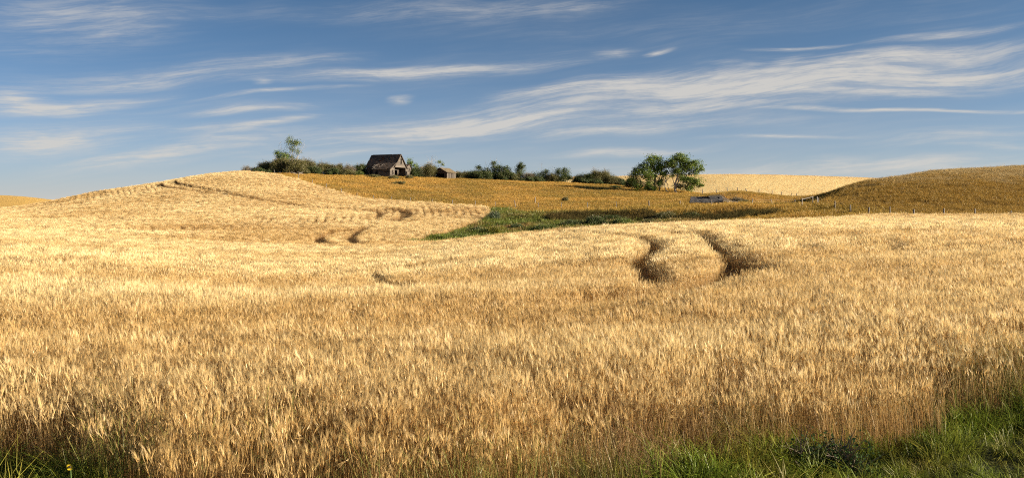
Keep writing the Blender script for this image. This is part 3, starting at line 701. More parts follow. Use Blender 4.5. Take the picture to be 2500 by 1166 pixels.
# open porch under the gable: inner wall, door frame, floor
m_ = MB(); wall_boards(m_, (L_ - 1.9, -W_ + .05, 0), Yv, 2 * W_ - .1, lambda s: 2.9, [(2.3, 4.4, -.9, 2.15)], out=Xv); m_.build('porch_wall', M['darkwood'], house, 'stuff')
m_ = MB(); m_.box((L_ - 1.84, -W_ + 2.3, .9), (.12, .14, 2.6), Yv); m_.box((L_ - 1.84, -W_ + 4.4, .9), (.12, .14, 2.6), Yv); m_.box((L_ - 1.84, .35, 2.2), (2.3, .14, .12), Yv)
dr = m_.build('door_frame', M['siding'], house); q = MB(); q.box((L_ - 2.6, .75, 1.0), (.5, .04, 2.1), (.5, .85, 0)); q.build('door', M['limewash'], dr)
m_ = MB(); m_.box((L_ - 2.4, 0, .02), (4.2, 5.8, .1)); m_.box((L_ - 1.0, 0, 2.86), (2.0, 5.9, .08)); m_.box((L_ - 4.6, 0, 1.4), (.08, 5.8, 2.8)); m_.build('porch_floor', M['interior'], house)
m_ = MB(); m_.box((L_ - .08, W_ - .1, 1.0), (.16, .16, 3.6)); m_.build('porch_post', M['siding'], house)
# main roof
hole = lambda s, t: .85 if (math.hypot((s - .46) / .10, (t - .62) / .16) < 1 or math.hypot((s - .52) / .2, (t - .97) / .06) < 1) else (.35 if (abs(s - .5) < .14 and t < .34) else .05)
ov = .35; ey = W_ + .38; ez = EV - .32
m_ = MB(); roof_plane(m_, (-L_ - ov, -ey, ez), (L_ + ov, -ey, ez), (L_ + ov, 0, RG), (-L_ - ov, 0, RG), .26, .55, hole=hole)
rf = m_.build('front_roof', M['shingle'], house, 'stuff'); rf['label'] = 'dark weathered shingle slope with bare patches'
d_ = MB(); roof_plane(d_, (-L_ - ov + .1, -ey + .1, ez + .06), (L_ + ov - .1, -ey + .1, ez + .06), (L_ + ov - .1, 0, RG - .06), (-L_ - ov + .1, 0, RG - .06), .2, 2.2, lift=-.06, ragged=.03)
d_.build('roof_deck', M['rust'], rf, 'stuff')
m_ = MB(); roof_plane(m_, (L_ + ov, ey, ez), (-L_ - ov, ey, ez), (-L_ - ov, 0, RG), (L_ + ov, 0, RG), .26, .8); m_.build('back_roof', M['shingle'], house, 'stuff')
m_ = MB()
for sy in (-1, 1):
    m_.box((L_ + ov, sy * ey / 2, (ez + RG) / 2 - .03), (math.hypot(ey, RG - ez), .06, .2), (0, -sy * ey, RG - ez), (0, (RG - ez) * sy, ey))
m_.box((-1.2, 0, RG + .05), (6.4, .26, .06)); m_.box((3.6, 0, RG + .08), (2.6, .26, .06)); m_.build('barge_board', M['darkwood'], house, 'stuff')
# lean-to along the front with its flared roof
x0, x1, yf = -.9, L_, -W_ - 2.2
m_ = MB(); wall_boards(m_, (x0, yf, 0), Xv, x1 - x0, lambda s: 2.2, [(.8, 1.5, -.9, 1.9)]); le = m_.build('lean_to_wall', M['siding'], house, 'stuff')
m_ = MB(); ft = lambda s: 2.25 + s * .62
wall_boards(m_, (x1, yf, 0), Yv, 2.25, ft, [(1.05, 1.6, .55, 2.05)], out=Xv); m_.build('lean_to_end', M['siding'], house, 'stuff')
m_ = MB(); wall_boards(m_, (x0, yf, 0), Yv, 2.2, ft, [], out=-Xv); m_.build('lean_to_end', M['siding'], house, 'stuff')
window(house, (x1, yf + 1.32, 1.3), Yv, .5, 1.4, Xv)
m_ = MB(); roof_plane(m_, (x0 - .2, yf - .3, 2.16), (x1 + ov, yf - .3, 2.16), (x1 + ov, -2.35, 4.0), (x0 - .2, -2.35, 4.0), .26, .55, hole=lambda s, t: .55 if s < .3 and t < .8 else .06)
lr = m_.build('lean_to_roof', M['shingle'], house, 'stuff')
m_ = MB()
for k in range(34):
    s = random.random() ** 1.8; t = rv(0, .8); p = Vector((x0 - .2 + s * 3.2, yf - .3 + t * 2.6, 2.3 + t * 1.85 + rv(0, .12))); m_.box(p, (rv(.3, .9), rv(.08, .16), .03), (rv(-1, 1), rv(-1, 1), rv(-.35, .35)))
m_.build('loose_boards', M['limewash'], lr, 'stuff')
m_ = MB(); m_.box((L_ + ov + .02, (yf - .3 - 2.35) / 2, 3.06), (3.75, .06, .16), (0, 3.15, 1.84)); m_.build('barge_board', M['siding'], house)
# rear wing with its own small gable
xa, xb, ya, yb, yr, rz = -1.0, 3.9, W_ + .02, 7.7, 5.9, 3.95
wt = lambda s: rz - abs(s + ya - yr) * ((rz - 2.0) / 1.85) if s + ya > yr else rz - (yr - s - ya) * .52
m_ = MB(); wall_boards(m_, (xb, ya, 0), Yv, yb - ya, wt, [(1.0, 1.75, 1.1, 1.9), (2.7, 3.2, 2.0, 2.75)], out=Xv, miss=.06); m_.build('wing_wall', M['siding'], house, 'stuff')['label'] = 'sunlit board gable wall of the rear wing'
m_ = MB(); wall_boards(m_, (xa, yb, 0), Xv, xb - xa, lambda s: 2.0, [], out=Yv); m_.build('wing_wall', M['siding'], house, 'stuff')
window(house, (xb, ya + 1.37, 1.5), Yv, .6, .7, Xv); window(house, (xb, yr + .05, 2.4), Yv, .4, .7, Xv)
m_ = MB(); roof_plane(m_, (xa, ya - .2, 2.3), (xb + .3, ya - .2, 2.3), (xb + .3, yr, rz), (xa, yr, rz), .26, .6); roof_plane(m_, (xb + .3, yb + .35, 1.75), (xa, yb + .35, 1.75), (xa, yr, rz), (xb + .3, yr, rz), .26, .6)
m_.build('wing_roof', M['shingle'], house, 'stuff')

# small open-fronted garage right of the house
gxx = (1085 - 1250) / F * 252
shed = empty('shed', (gxx, 252, float(hz(gxx, 250)) - .05), -math.radians(27))
tag(shed, 'small open fronted wooden shed with tan gable roof right of the farmhouse', 'shed')
w2, l2, eh, rh = 2.35, 2.4, 1.95, 3.25; gt2 = lambda s: eh + (rh - eh) * (1 - abs(s - w2) / w2)
m_ = MB(); wall_boards(m_, (-w2, -l2, 0), Xv, 2 * w2, gt2, [(.95, 3.95, -.9, 1.6)]); m_.build('front_wall', M['darkwood'], shed, 'stuff')
m_ = MB(); wall_boards(m_, (-w2, l2, 0), Xv, 2 * w2, gt2, [], out=Yv); m_.build('back_wall', M['darkwood'], shed, 'stuff')
m_ = MB(); wall_boards(m_, (-w2, -l2, 0), Yv, 2 * l2, lambda s: eh, [], out=-Xv); m_.build('side_wall', M['darkwood'], shed, 'stuff')
for i in range(16):
    if i in (3, 7, 9, 12): continue
    m_ = MB(); m_.box((w2, -l2 + .15 + i * .3, .55), (.03, .26, 2.7)); m_.build('wall_plank', M['siding'], shed)
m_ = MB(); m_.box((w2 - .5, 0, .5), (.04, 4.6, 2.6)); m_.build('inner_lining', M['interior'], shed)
m_ = MB(); roof_plane(m_, (w2 + .35, -l2 - .3, eh - .2), (w2 + .35, l2 + .3, eh - .2), (0, l2 + .3, rh), (0, -l2 - .3, rh), .24, .6); m_.build('roof_slope', M['straw_roof'], shed, 'stuff')
m_ = MB(); roof_plane(m_, (-w2 - .35, l2 + .3, eh - .2), (-w2 - .35, -l2 - .3, eh - .2), (0, -l2 - .3, rh), (0, l2 + .3, rh), .24, .6); m_.build('roof_slope', M['straw_roof'], shed, 'stuff')
for bx_ in (w2 - .05, -w2 + .95, w2 - .75):
    m_ = MB(); m_.box((bx_, -l2 - .03, .5), (.15, .12, 2.5)); m_.build('door_post', M['siding'], shed)

# collapsed roof lying in the hollow
rp = at_d(1728, 163)
ruin = empty('collapsed_barn', (rp[0], rp[1], rp[2] + .45), -math.radians(9))
ruin.scale = (.86, .86, 1.0)
tag(ruin, 'collapsed barn of which only grey shingled roofs lie on the grass', 'ruin')
m_ = MB(); roof_plane(m_, (-3.9, -1.3, .05), (3.25, -1.3, .05), (3.0, 0, 1.25), (-3.55, 0, 1.18), .2, .34, .03, hole=lambda s, t: .10)
r1 = m_.build('roof_slope', M['ruinshingle'], ruin, 'stuff'); d_ = MB(); roof_plane(d_, (-3.8, -1.25, .04), (3.1, -1.25, .04), (2.9, 0, 1.17), (-3.5, 0, 1.12), .2, 2, lift=-.05); d_.build('roof_deck', M['darkwood'], r1, 'stuff')
m_ = MB(); roof_plane(m_, (3.25, 1.5, .05), (-3.9, 1.5, .05), (-3.55, 0, 1.18), (3.0, 0, 1.25), .2, .5); m_.build('roof_slope', M['ruinshingle'], ruin, 'stuff')
m_ = MB(); m_.box((3.1, -.62, .55), (1.75, .06, .16), (-.1, 1.25, 1.0)); m_.box((3.1, -1.1, .3), (.07, .3, .8)); m_.box((3.05, .7, .55), (1.8, .06, .14), (.1, 1.4, -1.0)); m_.build('gable_board', M['limewash'], ruin)
m_ = MB(); roof_plane(m_, (-1.05, -.55, .82), (-1.05, .9, .82), (-.3, .9, 1.5), (-.3, -.5, 1.5), .2, .4); roof_plane(m_, (.55, .9, .82), (.55, -.55, .82), (-.3, -.5, 1.5), (-.3, .9, 1.5), .2, .4)
dm = m_.build('dormer', M['straw_roof'], ruin, 'stuff')
m_ = MB(); roof_plane(m_, (-.4, 1.2, .95), (3.6, 1.2, .55), (2.75, 2.9, 1.55), (.6, 2.9, 1.45), .2, .6); roof_plane(m_, (3.2, .4, .35), (6.1, 2.6, .0), (2.8, 2.95, 1.55), (2.2, 2.2, 1.2), .2, .6)
m_.build('rear_roof', M['straw_roof'], ruin, 'stuff')
for k in range(7):
    m_ = MB(); p = Vector((rv(2.6, 4.6), rv(.6, 2.6), rv(.75, 1.2))); m_.box(p, (rv(1.2, 2.4), .12, .05), (rv(.6, 1.4), rv(-.6, .2), rv(-.75, -.35))); m_.build('plank', M['post' if k % 3 == 0 else 'rust'], ruin)
for k in range(5):
    m_ = MB(); m_.box((rv(3.5, 6.4), rv(-1.2, 1.8), rv(.1, .45)), (rv(.8, 1.6), .14, .05), (rv(-1, 1), rv(-1, 1), rv(-.2, .2))); m_.build('plank', M['limewash' if k % 2 else 'post'], ruin)

# ------------------------------------------------------------------ trees and shrubs
def leaf_cloud(C, size, parent, mat, name='crown'):
    C = np.asarray(C); n = len(C); a = rng.standard_normal((n, 3)); a /= np.linalg.norm(a, axis=1)[:, None]
    b = np.cross(a, rng.standard_normal((n, 3))); b /= np.linalg.norm(b, axis=1)[:, None]; s = (size * rng.uniform(.6, 1.35, n))[:, None]
    V = np.stack([C - a * s * .5, C + b * s * .32, C + a * s * .5, C - b * s * .32], 1).reshape(-1, 3)
    return mobj(name, np_mesh(name, V, np.arange(n * 4).reshape(n, 4), mat, {'rnd': np.repeat(rng.random(n), 4)}), parent)
def curve3(p0, p1, bow, n=5):
    p0, p1 = Vector(p0), Vector(p1); off = Vector((random.gauss(0, bow), random.gauss(0, bow), random.gauss(0, bow * .4))); return [p0.lerp(p1, t) + off * math.sin(math.pi * t) for t in [i / (n - 1) for i in range(n)]]
def tree(name, label, px, d, trunks, blobs, leaf=.26, dens=1.0, mat='tree_leaf', bark='bark', bare=(), group=None, dz=0, cat='tree'):
    """trunks: list of (dx, dy) foot offsets with lean tops; blobs: (dx px, up px, rx px, ry px, leaves)"""
    g_ = at_d(px, d); k = d / F; root = empty(name, (g_[0], g_[1], g_[2] - .05 + dz)); tag(root, label, cat, group)
    mb = MB(); C = []; tops = []
    for fx, fy, tx, tz, r in trunks:
        pts = curve3((fx * k, fy * k, -.3), (tx * k, fy * k * .6, tz * k), .25, 6); mb.tube(pts, [r, r * .85, r * .75, r * .68, r * .6, r * .5], 7); tops.append((pts, r))
    for bx, bz, rx, rz_, nl in blobs:
        c = Vector((bx * k, rv(-.35, .35) * rx * k * 1.2, bz * k)); pts, r = min(tops, key=lambda q: (q[0][-1] - c).length + abs(q[0][0].x - c.x) * .5)
        st = pts[random.choice((3, 4, 5))]
        if c.z < st.z: st = pts[2]
        limb = curve3(st, c, .3, 6); mb.tube(limb, [r * .5, r * .42, r * .34, r * .26, r * .2, r * .12], 5)
        ncl = max(5, int(nl / 22))
        for i in range(ncl):
            v = Vector((random.gauss(0, 1), random.gauss(0, 1), random.gauss(0, 1))).normalized() * (random.random() ** .45); e_ = c + Vector((v.x * rx * k, v.y * rx * k * .9, v.z * rz_ * k))
            tw = curve3(limb[random.choice((3, 4, 5))], e_, .15, 4); mb.tube(tw, [r * .16, r * .12, r * .08, r * .04], 3, cap=False)
            m = int(nl / ncl * dens * 4.6 * rv(.5, 1.5)); sp_ = rv(.34, .66) * min(1, rx * k / 1.2)
            C.append(np.array(e_) + rng.standard_normal((m, 3)) * (sp_, sp_, sp_ * .75))
    for bx0, bz0, bx1, bz1, r in bare:
        pp = curve3((bx0 * k, 0, bz0 * k), (bx1 * k, rv(-1, 1), bz1 * k), .25, 6); mb.tube(pp, [r, r * .8, r * .65, r * .5, r * .35, r * .2], 4)
        for i in range(6):
            s0 = pp[random.choice((2, 3, 4, 5))]; mb.tube(curve3(s0, s0 + Vector((rv(-1, 1), rv(-1, 1), rv(.2, 1.2))), .1, 3), [r * .4, r * .3, r * .15], 3)
    mb.build('trunk', M[bark], root, smooth=True)
    if C: leaf_cloud(np.concatenate(C), leaf, root, M[mat])
    return root
def shrub(name, label, px, d, w, h, mat, leaf=.16, n=None, twig=.5, group=None, sparse=1.0, cat='shrub', bark='twig', tall=1.0):
    """many-stemmed bush: stems fan out of the ground, leaves along their outer part"""
    g_ = at_d(px, d); k = d / F; W, H = w * k / 2, h * k; root = empty(name, (g_[0], g_[1], g_[2] - .05)); tag(root, label, cat, group)
    mb = MB(); C = []; ns = max(8, int((n or 40))); per = int(max(W * H * 2600 * sparse / max(leaf / .16, .3) ** 2 / ns, 6))
    for i in range(ns):
        a = rv(0, 6.283); q = math.sqrt(random.random()); el_ = rv(.05, 1) ; rr = W * (.55 + .45 * q)
        tip = Vector((math.cos(a) * rr * math.cos(el_ * 1.3), math.sin(a) * rr * .9 * math.cos(el_ * 1.3), H * (.35 + .65 * math.sin(el_ * 1.57)) * rv(.65, 1.12)))
        p0 = Vector((tip.x * .35, tip.y * .35, -.15)); pts = curve3(p0, tip, .12 * H, 5); r = .012 + .012 * H
        mb.tube(pts, [r, r * .8, r * .6, r * .45, r * .25], 3, cap=False)
        for t in range(int(4 * twig + 1)):
            s0 = pts[random.choice((2, 3, 4))]; mb.tube([s0, s0 + Vector((random.gauss(0, .25), random.gauss(0, .25), rv(.1, .5))) * (.4 + H * .25)], [r * .4, r * .15], 3, cap=False)
        tt = rng.random(per) ** .7; P = np.array([pts[int(2 + x * 1.99)].lerp(pts[int(3 + x * 1.0)], rv(0, 1)) for x in tt]); s_ = .10 + .10 * H
        C.append(P + rng.standard_normal((per, 3)) * (s_, s_, s_ * .8))
    mb.build('stem', M[bark], root)
    C = np.concatenate(C); C = C[C[:, 2] > .02]
    leaf_cloud(C, leaf, root, M[mat], 'foliage')
    return root
# the two big cottonwoods in the pasture
tree('cottonwood_tree', 'broad green tree with a low crown, left of the pasture pair', 1596, 229,
     [(-8, 0, -14, 40, .26), (2, 3, 8, 45, .3), (12, -3, 14, 38, .16)],
     [(-46, 34, 15, 14, 260), (-38, 14, 16, 12, 260), (-30, 50, 18, 15, 360), (-20, 66, 14, 10, 200), (-4, 74, 13, 14, 300), (8, 82, 9, 8, 140), (-14, 42, 20, 16, 380), (6, 56, 18, 16, 420), (17, 62, 11, 13, 220), (24, 42, 10, 12, 200), (12, 26, 12, 13, 220), (-14, 18, 14, 12, 220), (-2, 10, 10, 8, 130), (-46, 52, 8, 7, 90)],
     .27, 1.0, bare=((14, 4, 30, 32, .07),))
tree('cottonwood_tree', 'tall green tree with pale forked trunks, right of the pasture pair', 1648, 228,
     [(-14, 2, -22, 34, .16), (2, 0, 10, 50, .3), (-2, -2, 22, 44, .2)],
     [(14, 84, 22, 13, 460), (-10, 76, 16, 12, 300), (36, 76, 16, 12, 280), (54, 70, 13, 9, 180), (60, 60, 8, 8, 110), (44, 52, 13, 9, 190), (8, 62, 20, 14, 420), (26, 58, 17, 13, 320), (-22, 68, 8, 8, 110), (20, 36, 16, 12, 280), (36, 30, 15, 9, 220), (54, 28, 14, 8, 190), (62, 20, 7, 5, 70), (34, 14, 18, 9, 240), (10, 18, 10, 8, 110), (-6, 46, 8, 8, 90)],
     .27, 1.0, bark='pale_bark', bare=((-14, 6, -26, 50, .08), (-16, 20, -30, 38, .06)))
tree('poplar_tree', 'tall thin tree with a small pale crown above the thicket', 712, 248, [(0, 0, -2, 52, .13), (4, 2, 16, 44, .1)],
     [(4, 82, 13, 8, 150), (16, 76, 9, 8, 80), (-8, 76, 8, 7, 60), (2, 66, 10, 8, 90), (12, 58, 9, 6, 50), (-10, 52, 10, 9, 80), (-18, 42, 9, 8, 70), (-2, 40, 9, 9, 60)],
     .24, .9, mat='green_leaf', bark='pale_bark', bare=((10, 36, 30, 70, .06), (6, 30, 34, 62, .06), (-8, 34, -34, 66, .06), (-12, 38, -28, 74, .05), (4, 24, 24, 34, .05), (12, 50, 32, 82, .04)))
tree('poplar_tree', 'small dark leafy tree rising left of the tall thin tree', 689, 247, [(0, 0, 0, 26, .14)], [(-8, 50, 8, 8, 170), (0, 42, 12, 10, 260), (9, 34, 12, 9, 230), (-5, 30, 12, 9, 220)], .22, 1.0, mat='tree_leaf')
tree('poplar_tree', 'small bushy green tree just right of the farmhouse wing', 1003, 260, [(0, 0, 0, 24, .12)], [(0, 40, 8, 7, 160), (6, 34, 8, 6, 120), (-4, 30, 8, 7, 120), (15, 27, 6, 4, 60), (10, 18, 10, 8, 150), (0, 14, 10, 8, 120)], .22, 1.0, mat='tree_leaf')
tree('dead_tree', 'bare grey dead tree behind the small shed', 1058, 260, [(-6, 0, -6, 30, .12), (6, 2, 14, 28, .1)], [(16, 40, 6, 4, 60), (24, 36, 5, 3, 30), (-16, 30, 5, 7, 30), (4, 26, 9, 5, 90)], .22, .9, mat='green_leaf', bark='pale_bark',
     bare=((-6, 20, -4, 54, .07), (-6, 22, 4, 52, .06), (-5, 26, -12, 50, .05), (8, 22, 26, 34, .05), (0, 24, 10, 48, .05)))
tree('bushy_tree', 'wide dark tree with grey dead top twigs, right of the shed', 1204, 258, [(-16, 0, -16, 20, .16), (6, 2, 4, 24, .18), (26, 0, 26, 18, .14)],
     [(-34, 16, 12, 13, 300), (-36, 34, 8, 6, 110), (-20, 22, 14, 14, 330), (-2, 20, 14, 14, 330), (2, 46, 7, 5, 80), (10, 36, 12, 7, 200), (14, 22, 14, 14, 330), (30, 30, 11, 8, 230), (36, 16, 11, 12, 260), (-6, 8, 16, 8, 240), (18, 7, 16, 8, 240), (46, 10, 9, 9, 160)],
     .24, 1.0, mat='dark_leaf', bark='pale_bark', bare=((-10, 22, -18, 44, .05), (-8, 24, -4, 50, .05), (0, 26, 8, 52, .05), (-14, 24, -8, 46, .04), (4, 20, 16, 48, .04)))
tree('narrow_tree', 'narrow upright dark tree in the middle of the hedgerow', 1269, 258, [(0, 0, 0, 28, .14)], [(-3, 40, 7, 7, 170), (6, 42, 6, 6, 130), (0, 30, 11, 8, 230), (2, 20, 10, 7, 200), (0, 12, 8, 7, 140)], .22, 1.0, mat='dark_leaf', bare=((0, 20, -2, 50, .04), (2, 16, 14, 24, .04)))
tree('bushy_tree', 'rounded dark bushy tree with one bare spike on top', 1326, 258, [(-4, 0, -4, 16, .12), (6, 0, 6, 16, .12)], [(-12, 16, 11, 10, 240), (2, 24, 10, 9, 240), (10, 14, 11, 10, 240), (-2, 8, 15, 8, 220)], .22, 1.0, mat='dark_leaf', bare=((-2, 18, -4, 44, .04), (14, 10, 24, 38, .04), (16, 8, 20, 34, .04)))
tree('bushy_tree', 'rounded dark green tree beside the gap in the hedgerow', 1371, 257, [(-3, 0, -3, 18, .13), (7, 0, 8, 16, .12)], [(-8, 28, 9, 9, 220), (8, 30, 9, 9, 220), (0, 18, 14, 10, 300), (16, 18, 9, 7, 150), (-12, 12, 9, 8, 170), (2, 8, 15, 7, 200), (22, 16, 7, 5, 80)], .22, 1.0, mat='dark_leaf')
SHRUBS = [ # px, depth, width, height, leaf material, leaf size, stems, twigginess, density, label
    (601, 243, 20, 21, 'grey_leaf', .10, 26, 1.0, .22, 'small bare grey bush at the hill crest, leftmost of the thicket'),
    (626, 244, 26, 17, 'olive_leaf', .13, 30, .8, .6, 'small brown bush second from the hill crest'),
    (637, 240, 46, 14, 'dark_leaf', .14, 40, .3, 1.0, 'low flat dark green bush where pasture meets wheat crest'),
    (650, 247, 40, 30, 'olive_leaf', .15, 46, .7, .8, 'olive brown bush left of the small dark leafy tree'),
    (684, 245, 56, 36, 'olive_leaf', .16, 60, .6, 1.0, 'large olive bush below the small dark leafy tree'),
    (718, 243, 50, 36, 'olive_leaf', .16, 60, .6, 1.0, 'large olive bush at the foot of the tall thin tree'),
    (752, 246, 44, 36, 'olive_leaf', .15, 50, .9, .7, 'brown green bush right of the tall thin tree'),
    (742, 241, 26, 14, 'olive_leaf', .14, 30, .4, 1.0, 'low dark bush behind the fallen grey branch'),
    (768, 243, 26, 20, 'dark_leaf', .14, 34, .4, 1.0, 'dark rounded bush at the right end of the large thicket'),
    (790, 248, 44, 29, 'olive_leaf', .14, 46, 1.0, .6, 'twiggy brown bush left end of the row beside the farmhouse'),
    (822, 248, 40, 27, 'olive_leaf', .14, 46, 1.0, .6, 'twiggy olive bush in the middle of the row beside the farmhouse'),
    (812, 244, 40, 16, 'dark_leaf', .14, 40, .3, 1.0, 'low green bush fronting the twiggy row left of the farmhouse'),
    (852, 248, 34, 26, 'grey_leaf', .13, 40, 1.0, .4, 'grey twiggy bush third along the row beside the farmhouse'),
    (850, 244, 36, 15, 'olive_leaf', .14, 40, .3, 1.0, 'low olive bush in front of the grey twiggy bush'),
    (882, 250, 26, 28, 'dark_leaf', .15, 40, .5, 1.0, 'dark green bush touching the left end of the farmhouse'),
    (876, 245, 18, 13, 'green_leaf', .14, 28, .3, 1.0, 'small bright green bush at the left corner of the farmhouse'),
    (1016, 256, 30, 24, 'dark_leaf', .14, 40, .6, .9, 'dark bush between the farmhouse wing and the shed'),
    (1034, 257, 26, 27, 'grey_leaf', .13, 36, 1.0, .45, 'grey green twiggy bush behind the left side of the shed'),
    (1049, 250, 28, 34, 'olive_leaf', .13, 46, 1.0, .7, 'tall twiggy bush covering the left corner of the shed'),
    (1126, 257, 42, 21, 'olive_leaf', .14, 44, .9, .7, 'brown green bush touching the right side of the shed'),
    (1152, 257, 30, 25, 'dark_leaf', .14, 40, .7, .9, 'dark bush left of the wide dark tree'),
    (1180, 256, 46, 24, 'dark_leaf', .14, 44, .5, 1.0, 'low dark bush under the left side of the wide dark tree'),
    (1234, 257, 40, 26, 'dark_leaf', .14, 44, .5, 1.0, 'dark bush under the right side of the wide dark tree'),
    (1253, 257, 26, 22, 'olive_leaf', .14, 36, .8, .8, 'olive bush just left of the narrow upright tree'),
    (1348, 257, 32, 24, 'olive_leaf', .14, 40, .9, .8, 'twiggy olive bush between the two rounded dark trees'),
    (1450, 255, 60, 14, 'dark_leaf', .15, 46, .3, 1.0, 'low dark bush along the foot of the right part of the hedgerow'),
    (1090, 262, 40, 20, 'dark_leaf', .14, 40, .6, .9, 'dark bush showing behind the shed roof'),
    (1295, 258, 34, 24, 'grey_leaf', .13, 40, 1.0, .5, 'grey pink twiggy bush right of the narrow upright tree'),
    (1300, 256, 60, 13, 'dark_leaf', .15, 50, .3, 1.0, 'low dark bush along the foot of the hedgerow centre'),
    (1412, 258, 24, 23, 'dark_leaf', .14, 36, .9, .6, 'thin dark bush right of the hedgerow gap'),
    (1432, 257, 44, 27, 'dark_leaf', .14, 46, .9, .8, 'dark twiggy bush left of the tallest hedgerow bush'),
    (1463, 258, 52, 36, 'olive_leaf', .14, 56, 1.0, .7, 'tallest twiggy bush near the right end of the hedgerow'),
    (1496, 257, 40, 27, 'olive_leaf', .14, 46, .9, .8, 'olive twiggy bush second from the right end of the hedgerow'),
    (1513, 256, 22, 18, 'dark_leaf', .14, 30, .9, .8, 'small dark bush at the right end of the hedgerow'),
    (1542, 240, 26, 24, 'dark_leaf', .15, 34, .5, .9, 'dark bush tucked under the left edge of the left pasture tree'),
    (1585, 231, 22, 16, 'tree_leaf', .18, 30, .3, 1.2, 'leafy sprout at the foot of the left pasture tree'),
    (1206, 146, 26, 36, 'blue_leaf', .10, 50, .3, .9, 'pale blue green bush against the end of the wheat lobe'),
    (1212, 122, 64, 30, 'yellow_leaf', .09, 70, .3, 1.0, 'yellow flowered weed clump in the green hollow'),
    (1165, 124, 50, 26, 'dark_leaf', .10, 60, .3, 1.2, 'dark green weeds below the end of the wheat lobe'),
    (1120, 116, 60, 20, 'green_leaf', .10, 60, .3, 1.2, 'bright green weeds at the left tip of the green hollow'),
    (1262, 130, 40, 18, 'dark_leaf', .10, 44, .3, 1.2, 'dark low clump in the middle of the green hollow'),
    (1330, 124, 70, 26, 'green_leaf', .11, 70, .3, 1.0, 'wide green clump left of the dark willows'),
    (1400, 128, 66, 30, 'dark_leaf', .11, 70, .3, 1.1, 'dark willow shrub, left one in the green hollow'),
    (1455, 128, 66, 38, 'dark_leaf', .11, 80, .3, 1.1, 'dark willow shrub, middle one and tallest in the green hollow'),
    (1520, 126, 60, 34, 'green_leaf', .11, 70, .3, 1.1, 'bright green willow shrub at the right of the dark willows'),
    (1490, 140, 80, 26, 'dark_leaf', .12, 70, .3, 1.1, 'dark willow shrub behind, under the shaded bank'),
    (1585, 128, 50, 26, 'olive_leaf', .10, 60, .5, .9, 'brownish weed clump right of the bright green willow'),
    (1625, 137, 56, 28, 'olive_leaf', .11, 60, .4, 1.0, 'rounded olive shrub on the bank left of the dark hollow'),
    (1690, 136, 44, 26, 'dark_leaf', .11, 56, .3, 1.1, 'dark rounded shrub on the bank below the collapsed barn'),
    (1640, 122, 70, 20, 'olive_leaf', .10, 60, .5, .8, 'low reddish brown weeds below the olive shrub'),
    (1800, 170, 50, 24, 'grey_leaf', .11, 60, 1.0, .5, 'grey twiggy bush right of the collapsed barn'),
    (1820, 164, 36, 18, 'olive_leaf', .11, 44, .6, .8, 'low olive bush in front of the grey twiggy bush by the ruin'),
    (1380, 192, 16, 14, 'olive_leaf', .12, 26, .5, .8, 'lone small bush among the pasture fence posts'),
    (960, 236, 26, 9, 'olive_leaf', .12, 26, .5, .9, 'low olive tuft in the grass before the farmhouse porch'),
    (1000, 238, 18, 10, 'olive_leaf', .12, 24, .5, .9, 'low olive tuft in the grass before the farmhouse wing'),
    (912, 240, 40, 7, 'olive_leaf', .12, 30, .5, .9, 'long low tuft along the front of the lean to'),
    (974, 226, 34, 6, 'olive_leaf', .12, 26, .5, .7, 'flat dark tuft on the pasture below the farmhouse'),
    (1504, 236, 26, 6, 'dark_leaf', .12, 26, .4, 1.0, 'flat dark shrub in the tree shadow left of the pasture pair'),
]
for px_, d, w, h, mt, lf, n, tw, dn, lab in SHRUBS:
    shrub('shrub', lab, px_, d, w * (1.4 if d > 250 else 1.22 if d > 200 else 1.1), h * (1.08 if d > 200 else .8), mt, lf, n, tw, 'shrubs', dn)

# fallen grey branch by the thicket
g_ = at_d(728, 236); fb = MB()
for k in range(9):
    a = Vector((rv(-1.2, 1.2), rv(-.4, .4), rv(.15, .5))); fb.tube(curve3(a, a + Vector((rv(-1.6, 1.6), rv(-.5, .5), rv(-.2, .9))), .2, 5), [.07, .06, .05, .035, .02], 4)
o = fb.build('fallen_branch', M['pale_bark']); o.location = (g_[0], g_[1], g_[2] + .1); tag(o, 'tangle of fallen grey branches at the front of the thicket', 'branch')

# ------------------------------------------------------------------ fences
def post_mesh(h, r):
    mb = MB(); n = 6; V = []
    pts = [(0, 0, -.4), (rv(-.01, .01), 0, h * .5), (rv(-.02, .02), rv(-.02, .02), h)]; mb.tube(pts, [r * 1.05, r, r * .9], 6); return np_mesh('post', mb.V, mb.F, M['post'], {'rnd': mb.R})
PM = [post_mesh(1.3, .07), post_mesh(1.3, .085), post_mesh(1.25, .06)]
def fence(label, pts, hmul=1.0, wires=3):
    """pts: (px, depth, tilt in degrees)"""
    P = [at_d(a, b) for a, b, t in pts]; root = empty('wire_fence', tuple(P[0])); tag(root, label, 'fence'); o0 = Vector(P[0])
    tops = []
    for (a, b, t), p in zip(pts, P):
        o = bpy.data.objects.new('post', random.choice(PM)); o.location = Vector(p) - o0; s = rv(.9, 1.1) * hmul; o.scale = (1.15, 1.15, s); o.rotation_euler = (random.gauss(0, .03), math.radians(t) + random.gauss(0, .02), rv(0, 6)); link(o, root); tops.append((o.location.copy(), o.rotation_euler.copy(), s))
    for k in range(wires):
        mb = MB()
        for (l0, r0, s0), (l1, r1, s1) in zip(tops[:-1], tops[1:]):
            h = .45 + .35 * k; A = l0 + r0.to_matrix() @ Vector((0, 0, h * s0)); B = l1 + r1.to_matrix() @ Vector((0, 0, h * s1)); mid = A.lerp(B, .5) - Vector((0, 0, .04)); mb.tube([A, mid, B], [.006] * 3, 3, cap=False)
        mb.build('wire', M['wire'], root)
    return root
